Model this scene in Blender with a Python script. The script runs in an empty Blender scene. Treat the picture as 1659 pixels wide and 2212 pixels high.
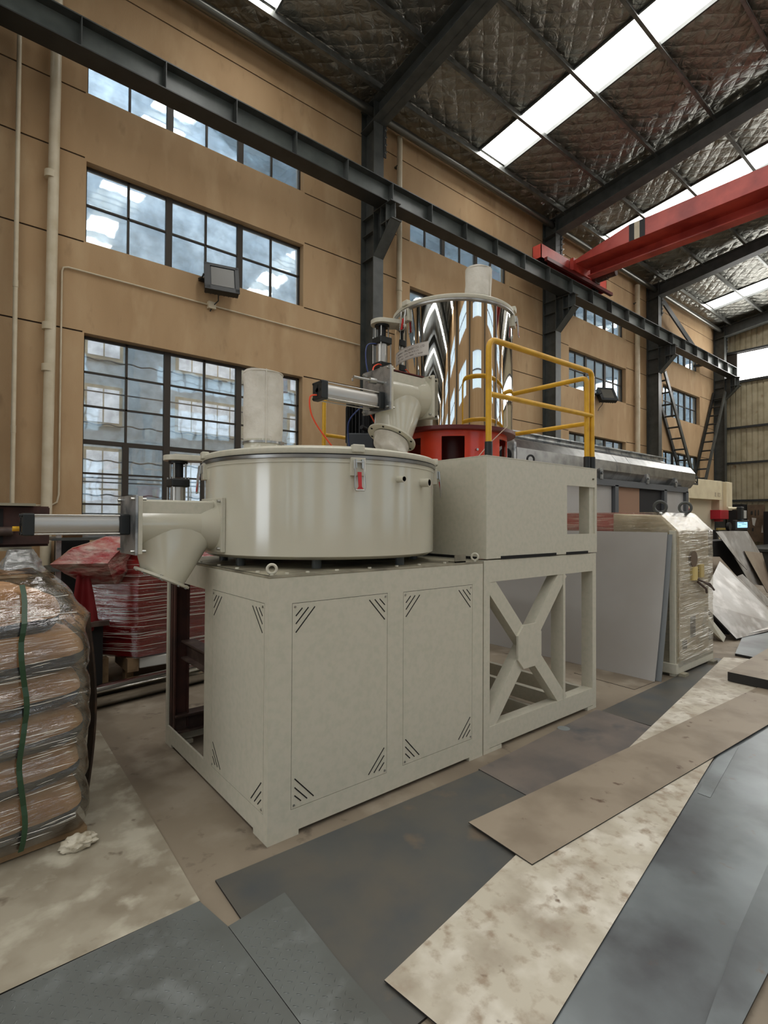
import bpy, bmesh, math, random
from math import sin, cos, pi, radians, sqrt, atan2
from mathutils import Vector, Matrix, noise
random.seed(7)
C = bpy.context.scene.collection
sc = bpy.context.scene

def lin(c):
    out = []
    for v in c[:3]:
        v = v / 255.0
        out.append(v / 12.92 if v <= 0.04045 else ((v + 0.055) / 1.055) ** 2.4)
    return (*out, 1.0)

# ---------------------------------------------------------------- camera
cd = bpy.data.cameras.new('camera'); cam = bpy.data.objects.new('camera', cd); C.objects.link(cam)
yaw, pitch, roll = 0.882144, 0.0154816, 0.0052141
fw = Vector((cos(yaw) * cos(pitch), sin(yaw) * cos(pitch), sin(pitch)))
rt = Vector((sin(yaw), -cos(yaw), 0)); up = rt.cross(fw)
r2 = rt * cos(roll) + up * sin(roll); u2 = -rt * sin(roll) + up * cos(roll)
cam.matrix_world = Matrix(((r2.x, u2.x, -fw.x, 0), (r2.y, u2.y, -fw.y, 0), (r2.z, u2.z, -fw.z, 1.55), (0, 0, 0, 1)))
cd.sensor_fit = 'VERTICAL'; cd.sensor_height = 36.0; cd.lens = 1143.28 / 2212 * 36.0
cd.clip_start = 0.05; cd.clip_end = 300
sc.camera = cam
# ---------------------------------------------------------------- world and exposure
w = bpy.data.worlds.new('overcast_sky'); sc.world = w; w.use_nodes = True
bgn = w.node_tree.nodes['Background']; bgn.inputs[0].default_value = (0.86, 0.93, 1.0, 1); bgn.inputs[1].default_value = 5.0
vs = sc.view_settings
vs.view_transform = 'Standard'; vs.look = 'None'; vs.gamma = 1.0; vs.exposure = 0.32
try: vs.use_curve_mapping = False
except Exception: pass
SKYLIGHT = 9.0

# ---------------------------------------------------------------- materials
MATS = {}
def newmat(name):
    m = bpy.data.materials.new(name); m.use_nodes = True; MATS[name] = m
    nt = m.node_tree; return m, nt, nt.nodes, nt.links, nt.nodes['Principled BSDF']
def M(name, base, rough=0.5, metal=0.0, mix=(), bump=(), coat=0.0, spec=0.5, emit=None, stretch=None, rmix=None):
    m, nt, N, L, P = newmat(name)
    P.inputs['Roughness'].default_value = rough; P.inputs['Metallic'].default_value = metal
    P.inputs['Specular IOR Level'].default_value = spec
    if coat: P.inputs['Coat Weight'].default_value = coat; P.inputs['Coat Roughness'].default_value = 0.08
    tc = N.new('ShaderNodeTexCoord'); src = tc.outputs['Object']
    if stretch:
        mp = N.new('ShaderNodeMapping'); mp.inputs['Scale'].default_value = stretch; L.new(src, mp.inputs[0]); src = mp.outputs[0]
    col = None; P.inputs['Base Color'].default_value = lin(base)
    for i, (c2, scale, lo, hi, detail) in enumerate(mix):
        n = N.new('ShaderNodeTexNoise'); n.inputs['Scale'].default_value = scale; n.inputs['Detail'].default_value = detail
        mo = N.new('ShaderNodeVectorMath'); mo.operation = 'ADD'; mo.inputs[1].default_value = (3.1 * i + 1, 7.7 * i, 1.3 * i); L.new(src, mo.inputs[0]); L.new(mo.outputs[0], n.inputs['Vector'])
        r = N.new('ShaderNodeMapRange'); r.inputs[1].default_value = lo; r.inputs[2].default_value = hi; L.new(n.outputs[0], r.inputs[0])
        x = N.new('ShaderNodeMix'); x.data_type = 'RGBA'; L.new(r.outputs[0], x.inputs[0])
        if col is None: x.inputs[6].default_value = lin(base)
        else: L.new(col, x.inputs[6])
        x.inputs[7].default_value = lin(c2); col = x.outputs[2]
        if rmix and i == rmix[0]:
            rr = N.new('ShaderNodeMapRange'); rr.inputs[3].default_value = rough; rr.inputs[4].default_value = rmix[1]; L.new(r.outputs[0], rr.inputs[0]); L.new(rr.outputs[0], P.inputs['Roughness'])
    if col is not None: L.new(col, P.inputs['Base Color'])
    nrm = None
    for (scale, strength, dist) in bump:
        n = N.new('ShaderNodeTexNoise'); n.inputs['Scale'].default_value = scale; n.inputs['Detail'].default_value = 4; L.new(src, n.inputs['Vector'])
        b = N.new('ShaderNodeBump'); b.inputs['Strength'].default_value = strength; b.inputs['Distance'].default_value = dist; L.new(n.outputs[0], b.inputs['Height'])
        if nrm is not None: L.new(nrm, b.inputs['Normal'])
        nrm = b.outputs[0]
    if nrm is not None: L.new(nrm, P.inputs['Normal'])
    if emit: P.inputs['Emission Color'].default_value = lin(emit[0]); P.inputs['Emission Strength'].default_value = emit[1]
    return m
cream = M('cream_paint', (199, 194, 177), 0.42, mix=[((190, 188, 170), 30, .4, .7, 2)], bump=[(260, .06, .0006), (9, .05, .004)])
creamgloss = M('cream_gloss_paint', (200, 196, 178), 0.16, mix=[((192, 188, 170), 2.2, .4, .7, 3)], bump=[(5, .05, .006)], coat=0.5)
creamdark = M('cream_paint_dusty', (150, 144, 124), 0.6, mix=[((95, 90, 76), 4, .45, .65, 6)])
slotm = M('slot_black', (14, 13, 12), 0.9)
gapm = M('gap_dark', (70, 68, 58), 0.9)
wallm = M('ochre_stucco', (184, 154, 116), 0.85, mix=[((172, 141, 103), 1.1, .40, .66, 5), ((192, 164, 126), 3.2, .5, .75, 5), ((152, 124, 90), 7, .62, .86, 8)], bump=[(120, .35, .004)], stretch=(1, 1, .35))
groovem = M('groove_dark', (48, 36, 24), 0.9)
revealm = M('window_reveal_plaster', (170, 138, 100), 0.85, bump=[(90, .2, .003)])
steelgray = M('grey_green_steel_paint', (74, 77, 74), 0.45, mix=[((58, 61, 59), 5, .4, .7, 4)], bump=[(30, .05, .002)])
steeldark = M('charcoal_steel_paint', (48, 50, 49), 0.5, mix=[((38, 39, 38), 3, .4, .7, 4)])
webgray = M('beam_web_grey', (92, 98, 94), 0.35, mix=[((70, 76, 73), 3, .35, .7, 5)])
rustm = M('red_oxide_primer', (74, 42, 34), 0.7, mix=[((48, 32, 28), 6, .4, .7, 5)])
brown = M('brown_primer_steel', (66, 50, 44), 0.6, mix=[((96, 80, 70), 8, .5, .7, 5)])
craner = M('crane_red_paint', (196, 76, 62), 0.4, mix=[((150, 45, 38), 2, .4, .7, 4)], bump=[(8, .04, .005)])
redor = M('orange_red_paint', (206, 62, 32), 0.25, mix=[((190, 50, 26), 3, .4, .7, 4)], coat=.3)
redark = M('dark_red_paint', (84, 18, 14), 0.4)
chrome = M('mirror_stainless', (232, 230, 226), 0.02, 1.0, bump=[(2.2, .02, .01)], stretch=(1, 1, .3))
steelb = M('brushed_stainless', (170, 170, 168), 0.3, 1.0, mix=[((140, 140, 138), 6, .4, .7, 4)])
galv = M('galvanised_plate', (176, 178, 178), 0.38, .85, mix=[((120, 124, 126), 9, .45, .62, 5), ((208, 208, 205), 4, .5, .7, 3)])
alu = M('anodised_aluminium', (196, 194, 188), 0.34, .9)
blackp = M('black_plastic', (24, 28, 28), 0.45)
blackm = M('black_cast_metal', (30, 31, 32), 0.5, .3)
motorm = M('motor_slate_enamel', (46, 50, 54), 0.5)
yellow = M('yellow_rail_paint', (214, 164, 30), 0.35, mix=[((196, 146, 24), 12, .45, .7, 4)])
bolt = M('zinc_bolt', (180, 180, 176), 0.3, 1.0)
handr = M('red_grip', (180, 30, 34), 0.4)
fabric = M('white_filter_cloth', (216, 211, 200), 0.9, mix=[((196, 190, 176), 7, .4, .7, 5)], bump=[(14, .5, .02), (220, .2, .002)])
hosr = M('orange_air_hose', (232, 78, 40), 0.4)
hosb = M('blue_air_hose', (36, 56, 110), 0.4)
cordm = M('pale_cord', (196, 176, 160), 0.7)
pvc = M('ivory_pipe', (208, 196, 170), 0.45, mix=[((190, 176, 146), 4, .4, .7, 4)])
labelm = M('nameplate_silver', (188, 182, 174), 0.4, .2)
inkm = M('faded_ink', (110, 100, 94), 0.7)
glassdirt = None
winfr = M('dark_brown_window_steel', (52, 44, 34), 0.6)
barm = M('security_bar_dark', (44, 46, 50), 0.6)
floorm = M('worn_concrete', (140, 128, 110), 0.62, mix=[((120, 108, 92), 1.3, .38, .62, 6), ((156, 145, 128), 3.5, .5, .7, 6), ((92, 80, 68), 9, .63, .76, 5)], bump=[(50, .15, .003)])
plate_light = M('dusty_pale_plate', (192, 184, 166), 0.5, mix=[((156, 144, 126), 3.6, .46, .68, 9), ((216, 210, 196), 5, .5, .68, 8), ((158, 142, 122), 17, .52, .70, 9), ((112, 90, 70), 12, .70, .77, 3)], bump=[(40, .1, .002)])
plate_light2 = M('dusty_floor_board', (158, 150, 132), 0.6, mix=[((132, 122, 104), 3.2, .42, .62, 8), ((184, 178, 160), 6, .52, .68, 7), ((96, 84, 68), 9, .68, .78, 3)], bump=[(40, .1, .002)])
plate_brown = M('tan_steel_plate', (152, 139, 121), 0.5, mix=[((132, 119, 102), 3, .45, .65, 8), ((96, 76, 62), 11, .66, .74, 4)], bump=[(40, .1, .002)])
plate_dark = M('mill_scale_plate', (88, 88, 84), 0.42, .15, mix=[((98, 93, 84), 2.2, .40, .70, 8), ((78, 81, 82), 3.8, .42, .72, 8), ((124, 106, 86), 4.5, .64, .82, 8)], bump=[(30, .08, .002)])
plate_blue = M('blue_mill_scale_plate', (112, 118, 120), 0.30, .35, mix=[((142, 150, 152), 1.6, .44, .68, 6), ((86, 88, 90), 2.6, .48, .7, 6), ((120, 96, 80), 7, .68, .78, 5)], bump=[(20, .05, .002)])
plate_mid = M('grey_brown_plate', (122, 112, 104), 0.5, .1, mix=[((102, 96, 92), 2.4, .42, .62, 7), ((72, 76, 80), 3.5, .58, .75, 5)])
tread = M('tread_plate_grey', (104, 108, 105), 0.42, .15, mix=[((88, 90, 86), 2.5, .42, .66, 7), ((118, 122, 120), 7, .55, .7, 6)])
edge = M('plate_edge_dark', (34, 32, 30), 0.7)
panelgrey = M('pale_grey_sheet', (176, 174, 170), 0.5, mix=[((168, 164, 158), 1.5, .4, .7, 3)])
kraft = M('kraft_paper', (202, 156, 110), 0.75, mix=[((168, 126, 90), 4, .42, .65, 6), ((206, 170, 130), 9, .55, .72, 6)], bump=[(9, .5, .02), (40, .2, .004)])
def bag_mat():
    m = kraft.copy(); m.name = 'printed_kraft_sack'; nt = m.node_tree; N = nt.nodes; L = nt.links; P = N['Principled BSDF']
    src = P.inputs['Base Color'].links[0].from_socket
    tc = N.new('ShaderNodeTexCoord'); sp = N.new('ShaderNodeSeparateXYZ'); L.new(tc.outputs['Object'], sp.inputs[0])
    n = N.new('ShaderNodeTexNoise'); n.inputs['Scale'].default_value = 5; L.new(tc.outputs['Object'], n.inputs['Vector'])
    a = N.new('ShaderNodeMath'); a.operation = 'MULTIPLY_ADD'; a.inputs[1].default_value = .05; L.new(n.outputs[0], a.inputs[0]); L.new(sp.outputs[2], a.inputs[2])
    b = N.new('ShaderNodeMath'); b.operation = 'MULTIPLY_ADD'; b.inputs[1].default_value = -.08; L.new(sp.outputs[0], b.inputs[0]); L.new(a.outputs[0], b.inputs[2])
    lo = N.new('ShaderNodeMath'); lo.operation = 'GREATER_THAN'; lo.inputs[1].default_value = .035; L.new(b.outputs[0], lo.inputs[0])
    hi = N.new('ShaderNodeMath'); hi.operation = 'LESS_THAN'; hi.inputs[1].default_value = .118; L.new(b.outputs[0], hi.inputs[0])
    mu = N.new('ShaderNodeMath'); mu.operation = 'MULTIPLY'; L.new(lo.outputs[0], mu.inputs[0]); L.new(hi.outputs[0], mu.inputs[1])
    x = N.new('ShaderNodeMix'); x.data_type = 'RGBA'; L.new(mu.outputs[0], x.inputs[0]); L.new(src, x.inputs[6]); x.inputs[7].default_value = lin((54, 62, 74)); L.new(x.outputs[2], P.inputs['Base Color'])
    return m
sackm = bag_mat()
strapm = M('green_strap', (44, 72, 48), 0.35)
redtarp = M('red_wrapped_paint', (186, 16, 24), 0.35, mix=[((140, 10, 18), 5, .45, .65, 5), ((200, 50, 52), 9, .62, .8, 5)], bump=[(6, .4, .02)], stretch=(.5, .5, 3))
pinkwrap = M('pink_plastic_wrap', (172, 116, 108), 0.25, mix=[((188, 164, 152), 9, .45, .65, 6), ((150, 44, 46), 5, .50, .66, 4)], bump=[(14, .8, .03)], stretch=(1, 1, 2.5))
woodm = M('raw_pallet_wood', (150, 124, 92), 0.8, mix=[((120, 96, 70), 12, .4, .7, 5)])
foam = M('white_foam', (206, 204, 196), 0.9)
ragm = M('white_rag', (205, 198, 180), 0.95, mix=[((160, 150, 128), 18, .45, .65, 5)])
creamm2 = M('machine_ivory', (222, 210, 176), 0.5, mix=[((206, 192, 158), 3, .4, .7, 4)])
cladm = M('cream_cladding', (176, 166, 138), 0.5, mix=[((150, 140, 112), 2, .42, .66, 5), ((132, 104, 70), 3, .66, .8, 5)])
redm = M('red_enamel', (176, 24, 44), 0.4)
orangewood = M('tan_board', (150, 116, 92), 0.7)
darkm = M('flat_black', (24, 22, 22), 0.8)
neigh = M('pale_blue_render', (206, 220, 230), 0.8, mix=[((160, 176, 188), 1.2, .4, .7, 4)])
winlight = M('far_window_glazing', (235, 238, 242), 0.25, mix=[((206, 208, 216), 8, .45, .65, 5)], emit=((236, 240, 246), .55))  # emission puts the reflected sky into the neighbour's panes
lampglass = M('floodlight_lens', (84, 82, 74), 0.35, .0)
boardm = M('tool_board_brown', (112, 92, 72), 0.8, mix=[((90, 74, 58), 5, .4, .7, 5)])
screenm = M('screen_glow', (120, 170, 210), 0.3, emit=((150, 200, 235), 1.2))
dirtwrap_base = M('dusty_ivory_cabinet', (226, 214, 186), 0.5, mix=[((192, 176, 146), 3, .45, .65, 6), ((220, 212, 190), 5, .52, .7, 6), ((96, 74, 52), 2.6, .60, .78, 5)], bump=[(6, .3, .02)])
pinkmach = M('red_painted_machine', (176, 84, 76), 0.4, mix=[((196, 150, 136), 9, .5, .62, 5)], stretch=(.3, .3, 6))
plasterdark = M('right_hall_plaster', (150, 130, 104), 0.85)

def glass_mat():
    m, nt, N, L, P = newmat('dusty_window_glass'); N.remove(P)
    out = N['Material Output']
    t = N.new('ShaderNodeBsdfTransparent'); t.inputs[0].default_value = (.88, .92, .95, 1)
    g = N.new('ShaderNodeBsdfGlossy'); g.inputs['Roughness'].default_value = .03; g.inputs[0].default_value = (.80, .86, .88, 1)
    d = N.new('ShaderNodeBsdfDiffuse'); d.inputs[0].default_value = (.42, .46, .48, 1)
    tc = N.new('ShaderNodeTexCoord'); n = N.new('ShaderNodeTexNoise'); n.inputs['Scale'].default_value = 5; n.inputs['Detail'].default_value = 7
    L.new(tc.outputs['Object'], n.inputs['Vector'])
    r = N.new('ShaderNodeMapRange'); r.inputs[1].default_value = .35; r.inputs[2].default_value = .75; r.inputs[3].default_value = .10; r.inputs[4].default_value = .34; L.new(n.outputs[0], r.inputs[0])
    m1 = N.new('ShaderNodeMixShader'); L.new(r.outputs[0], m1.inputs[0]); L.new(t.outputs[0], m1.inputs[1]); L.new(d.outputs[0], m1.inputs[2])
    lw = N.new('ShaderNodeLayerWeight'); lw.inputs[0].default_value = .35
    r2_ = N.new('ShaderNodeMapRange'); r2_.inputs[3].default_value = .16; r2_.inputs[4].default_value = .9; L.new(lw.outputs['Fresnel'], r2_.inputs[0])
    b = N.new('ShaderNodeBump'); b.inputs['Strength'].default_value = .15; b.inputs['Distance'].default_value = .01
    n2 = N.new('ShaderNodeTexNoise'); n2.inputs['Scale'].default_value = 2.5; L.new(tc.outputs['Object'], n2.inputs['Vector']); L.new(n2.outputs[0], b.inputs['Height']); L.new(b.outputs[0], g.inputs['Normal'])
    m2 = N.new('ShaderNodeMixShader'); L.new(r2_.outputs[0], m2.inputs[0]); L.new(m1.outputs[0], m2.inputs[1]); L.new(g.outputs[0], m2.inputs[2])
    L.new(m2.outputs[0], out.inputs[0]); return m
glassm = glass_mat()

def film_mat(name, tint, dens, stretch, scale=7, bs=.6, add=.3, bd=.03):
    m, nt, N, L, P = newmat(name); N.remove(P); out = N['Material Output']
    t = N.new('ShaderNodeBsdfTransparent'); t.inputs[0].default_value = (.96, .96, .95, 1)
    g = N.new('ShaderNodeBsdfGlossy'); g.inputs['Roughness'].default_value = .07; g.inputs[0].default_value = (1, 1, .98, 1)
    d = N.new('ShaderNodeBsdfDiffuse'); d.inputs[0].default_value = lin(tint)
    tc = N.new('ShaderNodeTexCoord'); mp = N.new('ShaderNodeMapping'); mp.inputs['Scale'].default_value = stretch; mp.inputs['Rotation'].default_value = (.12, .16, 0); L.new(tc.outputs['Object'], mp.inputs[0])
    n = N.new('ShaderNodeTexNoise'); n.inputs['Scale'].default_value = scale; n.inputs['Detail'].default_value = 6; L.new(mp.outputs[0], n.inputs['Vector'])
    b = N.new('ShaderNodeBump'); b.inputs['Strength'].default_value = bs; b.inputs['Distance'].default_value = bd; L.new(n.outputs[0], b.inputs['Height']); L.new(b.outputs[0], g.inputs['Normal'])
    r = N.new('ShaderNodeMapRange'); r.inputs[1].default_value = .50; r.inputs[2].default_value = .70; r.inputs[3].default_value = dens; r.inputs[4].default_value = min(1, dens + add); L.new(n.outputs[0], r.inputs[0])
    m1 = N.new('ShaderNodeMixShader'); L.new(r.outputs[0], m1.inputs[0]); L.new(t.outputs[0], m1.inputs[1]); L.new(d.outputs[0], m1.inputs[2])
    lw = N.new('ShaderNodeLayerWeight'); lw.inputs[0].default_value = .4; L.new(b.outputs[0], lw.inputs['Normal'])
    r2_ = N.new('ShaderNodeMapRange'); r2_.inputs[3].default_value = .13; r2_.inputs[4].default_value = .8; L.new(lw.outputs['Fresnel'], r2_.inputs[0])
    m2 = N.new('ShaderNodeMixShader'); L.new(r2_.outputs[0], m2.inputs[0]); L.new(m1.outputs[0], m2.inputs[1]); L.new(g.outputs[0], m2.inputs[2])
    L.new(m2.outputs[0], out.inputs[0]); return m
filmm = film_mat('clear_stretch_film', (224, 210, 188), .0, (1.0, 1.0, 5), 4.5, 1.0, .10, .022)
filmm2 = film_mat('dusty_stretch_film', (236, 226, 204), .03, (1.2, 1.4, 7), 6, 1.0, .25, .016)

def foil_mat():
    m, nt, N, L, P = newmat('quilted_foil_insulation')
    P.inputs['Metallic'].default_value = .82; P.inputs['Roughness'].default_value = .36
    tc = N.new('ShaderNodeTexCoord'); n = N.new('ShaderNodeTexNoise'); n.inputs['Scale'].default_value = 6; n.inputs['Detail'].default_value = 6; n.inputs['Distortion'].default_value = 1.2
    L.new(tc.outputs['Object'], n.inputs['Vector'])
    x = N.new('ShaderNodeMix'); x.data_type = 'RGBA'; x.inputs[6].default_value = lin((126, 124, 116)); x.inputs[7].default_value = lin((176, 176, 168)); L.new(n.outputs[0], x.inputs[0]); L.new(x.outputs[2], P.inputs['Base Color'])
    b = N.new('ShaderNodeBump'); b.inputs['Strength'].default_value = .9; b.inputs['Distance'].default_value = .05; L.new(n.outputs[0], b.inputs['Height'])
    # quilting: two crossed diagonal thread families
    last = b.outputs[0]
    for rot in (radians(50), radians(-50)):
        mp = N.new('ShaderNodeMapping'); mp.inputs['Rotation'].default_value = (0, 0, rot); L.new(tc.outputs['Object'], mp.inputs[0])
        wv = N.new('ShaderNodeTexWave'); wv.inputs['Scale'].default_value = 1.25; wv.inputs['Distortion'].default_value = 1.0; wv.inputs['Detail'].default_value = 1; L.new(mp.outputs[0], wv.inputs['Vector'])
        pw = N.new('ShaderNodeMath'); pw.operation = 'POWER'; pw.inputs[1].default_value = .35; L.new(wv.outputs['Fac'], pw.inputs[0])
        b2 = N.new('ShaderNodeBump'); b2.inputs['Strength'].default_value = .55; b2.inputs['Distance'].default_value = .03; L.new(pw.outputs[0], b2.inputs['Height']); L.new(last, b2.inputs['Normal']); last = b2.outputs[0]
    L.new(last, P.inputs['Normal']); return m
foilm = foil_mat()
def sky_mat():
    m, nt, N, L, P = newmat('translucent_skylight_sheet'); N.remove(P)
    e = N.new('ShaderNodeEmission'); e.inputs[0].default_value = (1.0, .985, .95, 1); e.inputs[1].default_value = SKYLIGHT
    L.new(e.outputs[0], N['Material Output'].inputs[0]); return m
skym = sky_mat()

# ---------------------------------------------------------------- mesh builder
class MB:
    def __init__(s): s.v = []; s.f = []; s.m = []; s.T = Matrix.Identity(4); s.mi = 0
    def add(s, vs, fs):
        k = len(s.v); s.v += [s.T @ Vector(v) for v in vs]
        for f in fs: s.f.append(tuple(k + i for i in f)); s.m.append(s.mi)
        return s
    def box(s, x0, x1, y0, y1, z0, z1):
        return s.add([(x0, y0, z0), (x1, y0, z0), (x1, y1, z0), (x0, y1, z0), (x0, y0, z1), (x1, y0, z1), (x1, y1, z1), (x0, y1, z1)],
                     [(0, 3, 2, 1), (4, 5, 6, 7), (0, 1, 5, 4), (1, 2, 6, 5), (2, 3, 7, 6), (3, 0, 4, 7)])
    def prism(s, pts, d):
        n = len(pts); d = Vector(d); a = [Vector(p) for p in pts]
        nr = Vector((0, 0, 0))
        for i in range(n): nr += a[i].cross(a[(i + 1) % n])
        if nr.dot(d) > 0: a = a[::-1]
        return s.add(a + [p + d for p in a], [tuple(range(n)), tuple(range(2 * n - 1, n - 1, -1))] + [(i, n + i, n + (i + 1) % n, (i + 1) % n) for i in range(n)])
    def cyl(s, p0, p1, r0, r1=None, n=20, caps=True):
        p0 = Vector(p0); p1 = Vector(p1); r1 = r0 if r1 is None else r1
        ax = (p1 - p0).normalized(); u = ax.orthogonal().normalized(); w_ = ax.cross(u)
        vs = []
        for p, r in ((p0, r0), (p1, r1)):
            for i in range(n):
                a = 2 * pi * i / n; vs.append(p + (u * cos(a) + w_ * sin(a)) * r)
        fs = [(i, (i + 1) % n, n + (i + 1) % n, n + i) for i in range(n)]
        if caps: fs += [tuple(range(n - 1, -1, -1)), tuple(range(n, 2 * n))]
        return s.add(vs, fs)
    def lathe(s, prof, c=(0, 0, 0), ax=(0, 0, 1), n=48, a0=0, a1=2 * pi):
        c = Vector(c); ax = Vector(ax).normalized(); u = Vector((1, 0, 0)) if abs(ax.x) < .9 else Vector((0, 1, 0)); u = (u - ax * u.dot(ax)).normalized(); w_ = ax.cross(u)
        full = abs(a1 - a0 - 2 * pi) < 1e-6; m_ = n if full else n + 1; vs = []
        for (r, h) in prof:
            for i in range(m_):
                a = a0 + (a1 - a0) * i / n; vs.append(c + ax * h + (u * cos(a) + w_ * sin(a)) * r)
        fs = []
        for j in range(len(prof) - 1):
            for i in range(n):
                i2 = (i + 1) % m_; fs.append((j * m_ + i, j * m_ + i2, (j + 1) * m_ + i2, (j + 1) * m_ + i))
        return s.add(vs, fs)
    def tube(s, pts, r, n=10, closed=False, caps=True):
        P = [Vector(p) for p in pts]; k = len(P); vs = []; pu = None
        for i, p in enumerate(P):
            if closed: t = (P[(i + 1) % k] - P[i - 1]).normalized()
            else: t = (P[min(i + 1, k - 1)] - P[max(i - 1, 0)]).normalized()
            u = t.orthogonal().normalized() if pu is None else (pu - t * pu.dot(t)).normalized()
            pu = u; w_ = t.cross(u); rr = r[i] if isinstance(r, (list, tuple)) else r
            for j in range(n): a = 2 * pi * j / n; vs.append(p + (u * cos(a) + w_ * sin(a)) * rr)
        fs = []
        for i in range(k if closed else k - 1):
            i2 = (i + 1) % k
            for j in range(n): j2 = (j + 1) % n; fs.append((i * n + j, i * n + j2, i2 * n + j2, i2 * n + j))
        if caps and not closed: fs += [tuple(range(n - 1, -1, -1)), tuple((k - 1) * n + j for j in range(n))]
        return s.add(vs, fs)
    def ring(s, c, ax, R, r, n=24, m_=10):
        c = Vector(c); ax = Vector(ax).normalized(); u = ax.orthogonal().normalized(); w_ = ax.cross(u)
        return s.tube([c + (u * cos(2 * pi * i / n) + w_ * sin(2 * pi * i / n)) * R for i in range(n)], r, m_, True)
    def beamI(s, p0, p1, h, bf, tf=.012, tw=.01, upv=(0, 0, 1)):
        p0 = Vector(p0); p1 = Vector(p1); d = p1 - p0; t = d.normalized(); U = Vector(upv); sd = t.cross(U).normalized(); U = sd.cross(t)
        def bx(a0, a1, b0, b1):
            s.prism([p0 + sd * a0 + U * b0, p0 + sd * a1 + U * b0, p0 + sd * a1 + U * b1, p0 + sd * a0 + U * b1], d)
        bx(-bf / 2, bf / 2, -h / 2, -h / 2 + tf); bx(-bf / 2, bf / 2, h / 2 - tf, h / 2); bx(-tw / 2, tw / 2, -h / 2 + tf, h / 2 - tf); return s
    def obox(s, c, X, Y, Z):
        c = Vector(c); X = Vector(X); Y = Vector(Y); Z = Vector(Z)
        return s.prism([c - X - Y - Z, c + X - Y - Z, c + X + Y - Z, c - X + Y - Z], Z * 2)

ORG = {}
def cprops(o, label=None, cat=None, group=None, kind=None):
    if label: o['label'] = label
    if cat: o['category'] = cat
    if group: o['group'] = group
    if kind: o['kind'] = kind
    return o
def thing(name, label, cat, loc, group=None, kind=None):
    o = bpy.data.objects.new(name, None); C.objects.link(o); o.empty_display_size = .1; o.location = loc; ORG[o.name] = Vector(loc)
    return cprops(o, label, cat, group, kind)
def build(name, mb, mats, parent=None, label=None, cat=None, group=None, kind=None, smooth=35, bevel=0, org=None):
    me = bpy.data.meshes.new(name)
    if parent is not None: o3 = ORG[parent.name]
    elif org is not None: o3 = Vector(org)
    else:
        xs = [v.x for v in mb.v]; ys = [v.y for v in mb.v]; zs = [v.z for v in mb.v]
        o3 = Vector(((min(xs) + max(xs)) / 2, (min(ys) + max(ys)) / 2, min(zs)))
    me.from_pydata([v - o3 for v in mb.v], [], mb.f); 
    if not isinstance(mats, (list, tuple)): mats = [mats]
    for m in mats: me.materials.append(m)
    if len(mats) > 1: me.polygons.foreach_set('material_index', mb.m)
    if smooth:
        me.polygons.foreach_set('use_smooth', [True] * len(me.polygons))
        try: me.set_sharp_from_angle(angle=radians(smooth))
        except Exception: pass
    me.update()
    o = bpy.data.objects.new(name, me); C.objects.link(o)
    if parent is not None: o.parent = parent
    else: o.location = o3
    ORG[o.name] = o3
    if bevel:
        b = o.modifiers.new('bevel', 'BEVEL'); b.width = bevel; b.segments = 2; b.limit_method = 'ANGLE'; b.angle_limit = radians(40); b.harden_normals = False
    return cprops(o, label, cat, group, kind)
def clone(src, parent, delta=(0, 0, 0), name=None):
    o = src.copy(); C.objects.link(o); o.parent = parent; o.location = Vector(src.location) + Vector(delta); return o
def B(*a): return MB().box(*a)

# ================================================================ STRUCTURE
BX = 5.93; COL0 = 5.97
YW = 8.0; RIDGE = 0.0; YR = -8.0
XF = -35.5; XB = 24.3
def zr(y): return 9.45 + .13 * (8 - y) if y > RIDGE else 9.45 + .13 * (y - YR)
# floor
fl = build('floor', B(XF, XB + .3, YR, YW + .25, -.2, 0), floorm, kind='structure', org=(0, 0, 0))
# outside ground and neighbour
build('trim_1', B(-20, 45, YW + .3, 14, -.25, -.05), floorm, kind='structure', org=(0, 0, 0))

# left wall, with horizontal courses divided by grooves
wl = build('wall_left', B(XF, XB + .3, YW + .02, YW + .06, 8.86, 9.6), groovem, kind='structure', org=(0, YW, 0))
LEV = [0, 4.05, 5.26, 6.40, 7.28, 8.86, 9.55]
G = .010
openings = {}
nwin = 0
def wpanel(x0, x1, z0, z1):
    if x1 - x0 < .02 or z1 - z0 < .02: return
    build('wall_panel', MB().box(x0, x1, YW, YW + .24, z0, z1), wallm, wl, smooth=0)
def groove(x0, x1, z):
    build('joint_line', MB().box(x0, x1, YW + .012, YW + .2, z - G, z + G), groovem, wl, smooth=0)
GX = []
for k in range(-3, 4):
    bx0 = COL0 + BX * (k - 1) + .02 if k > -3 else XF
    bx1 = COL0 + BX * k - .0 if k < 3 else COL0 + BX * 3 - .0
bays = []
for k in range(-6, 4): bays.append((COL0 + BX * (k - 1), COL0 + BX * k))
bays[0] = (XF, bays[0][1]); bays[-1] = (bays[-1][0], XB + .3)
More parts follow.
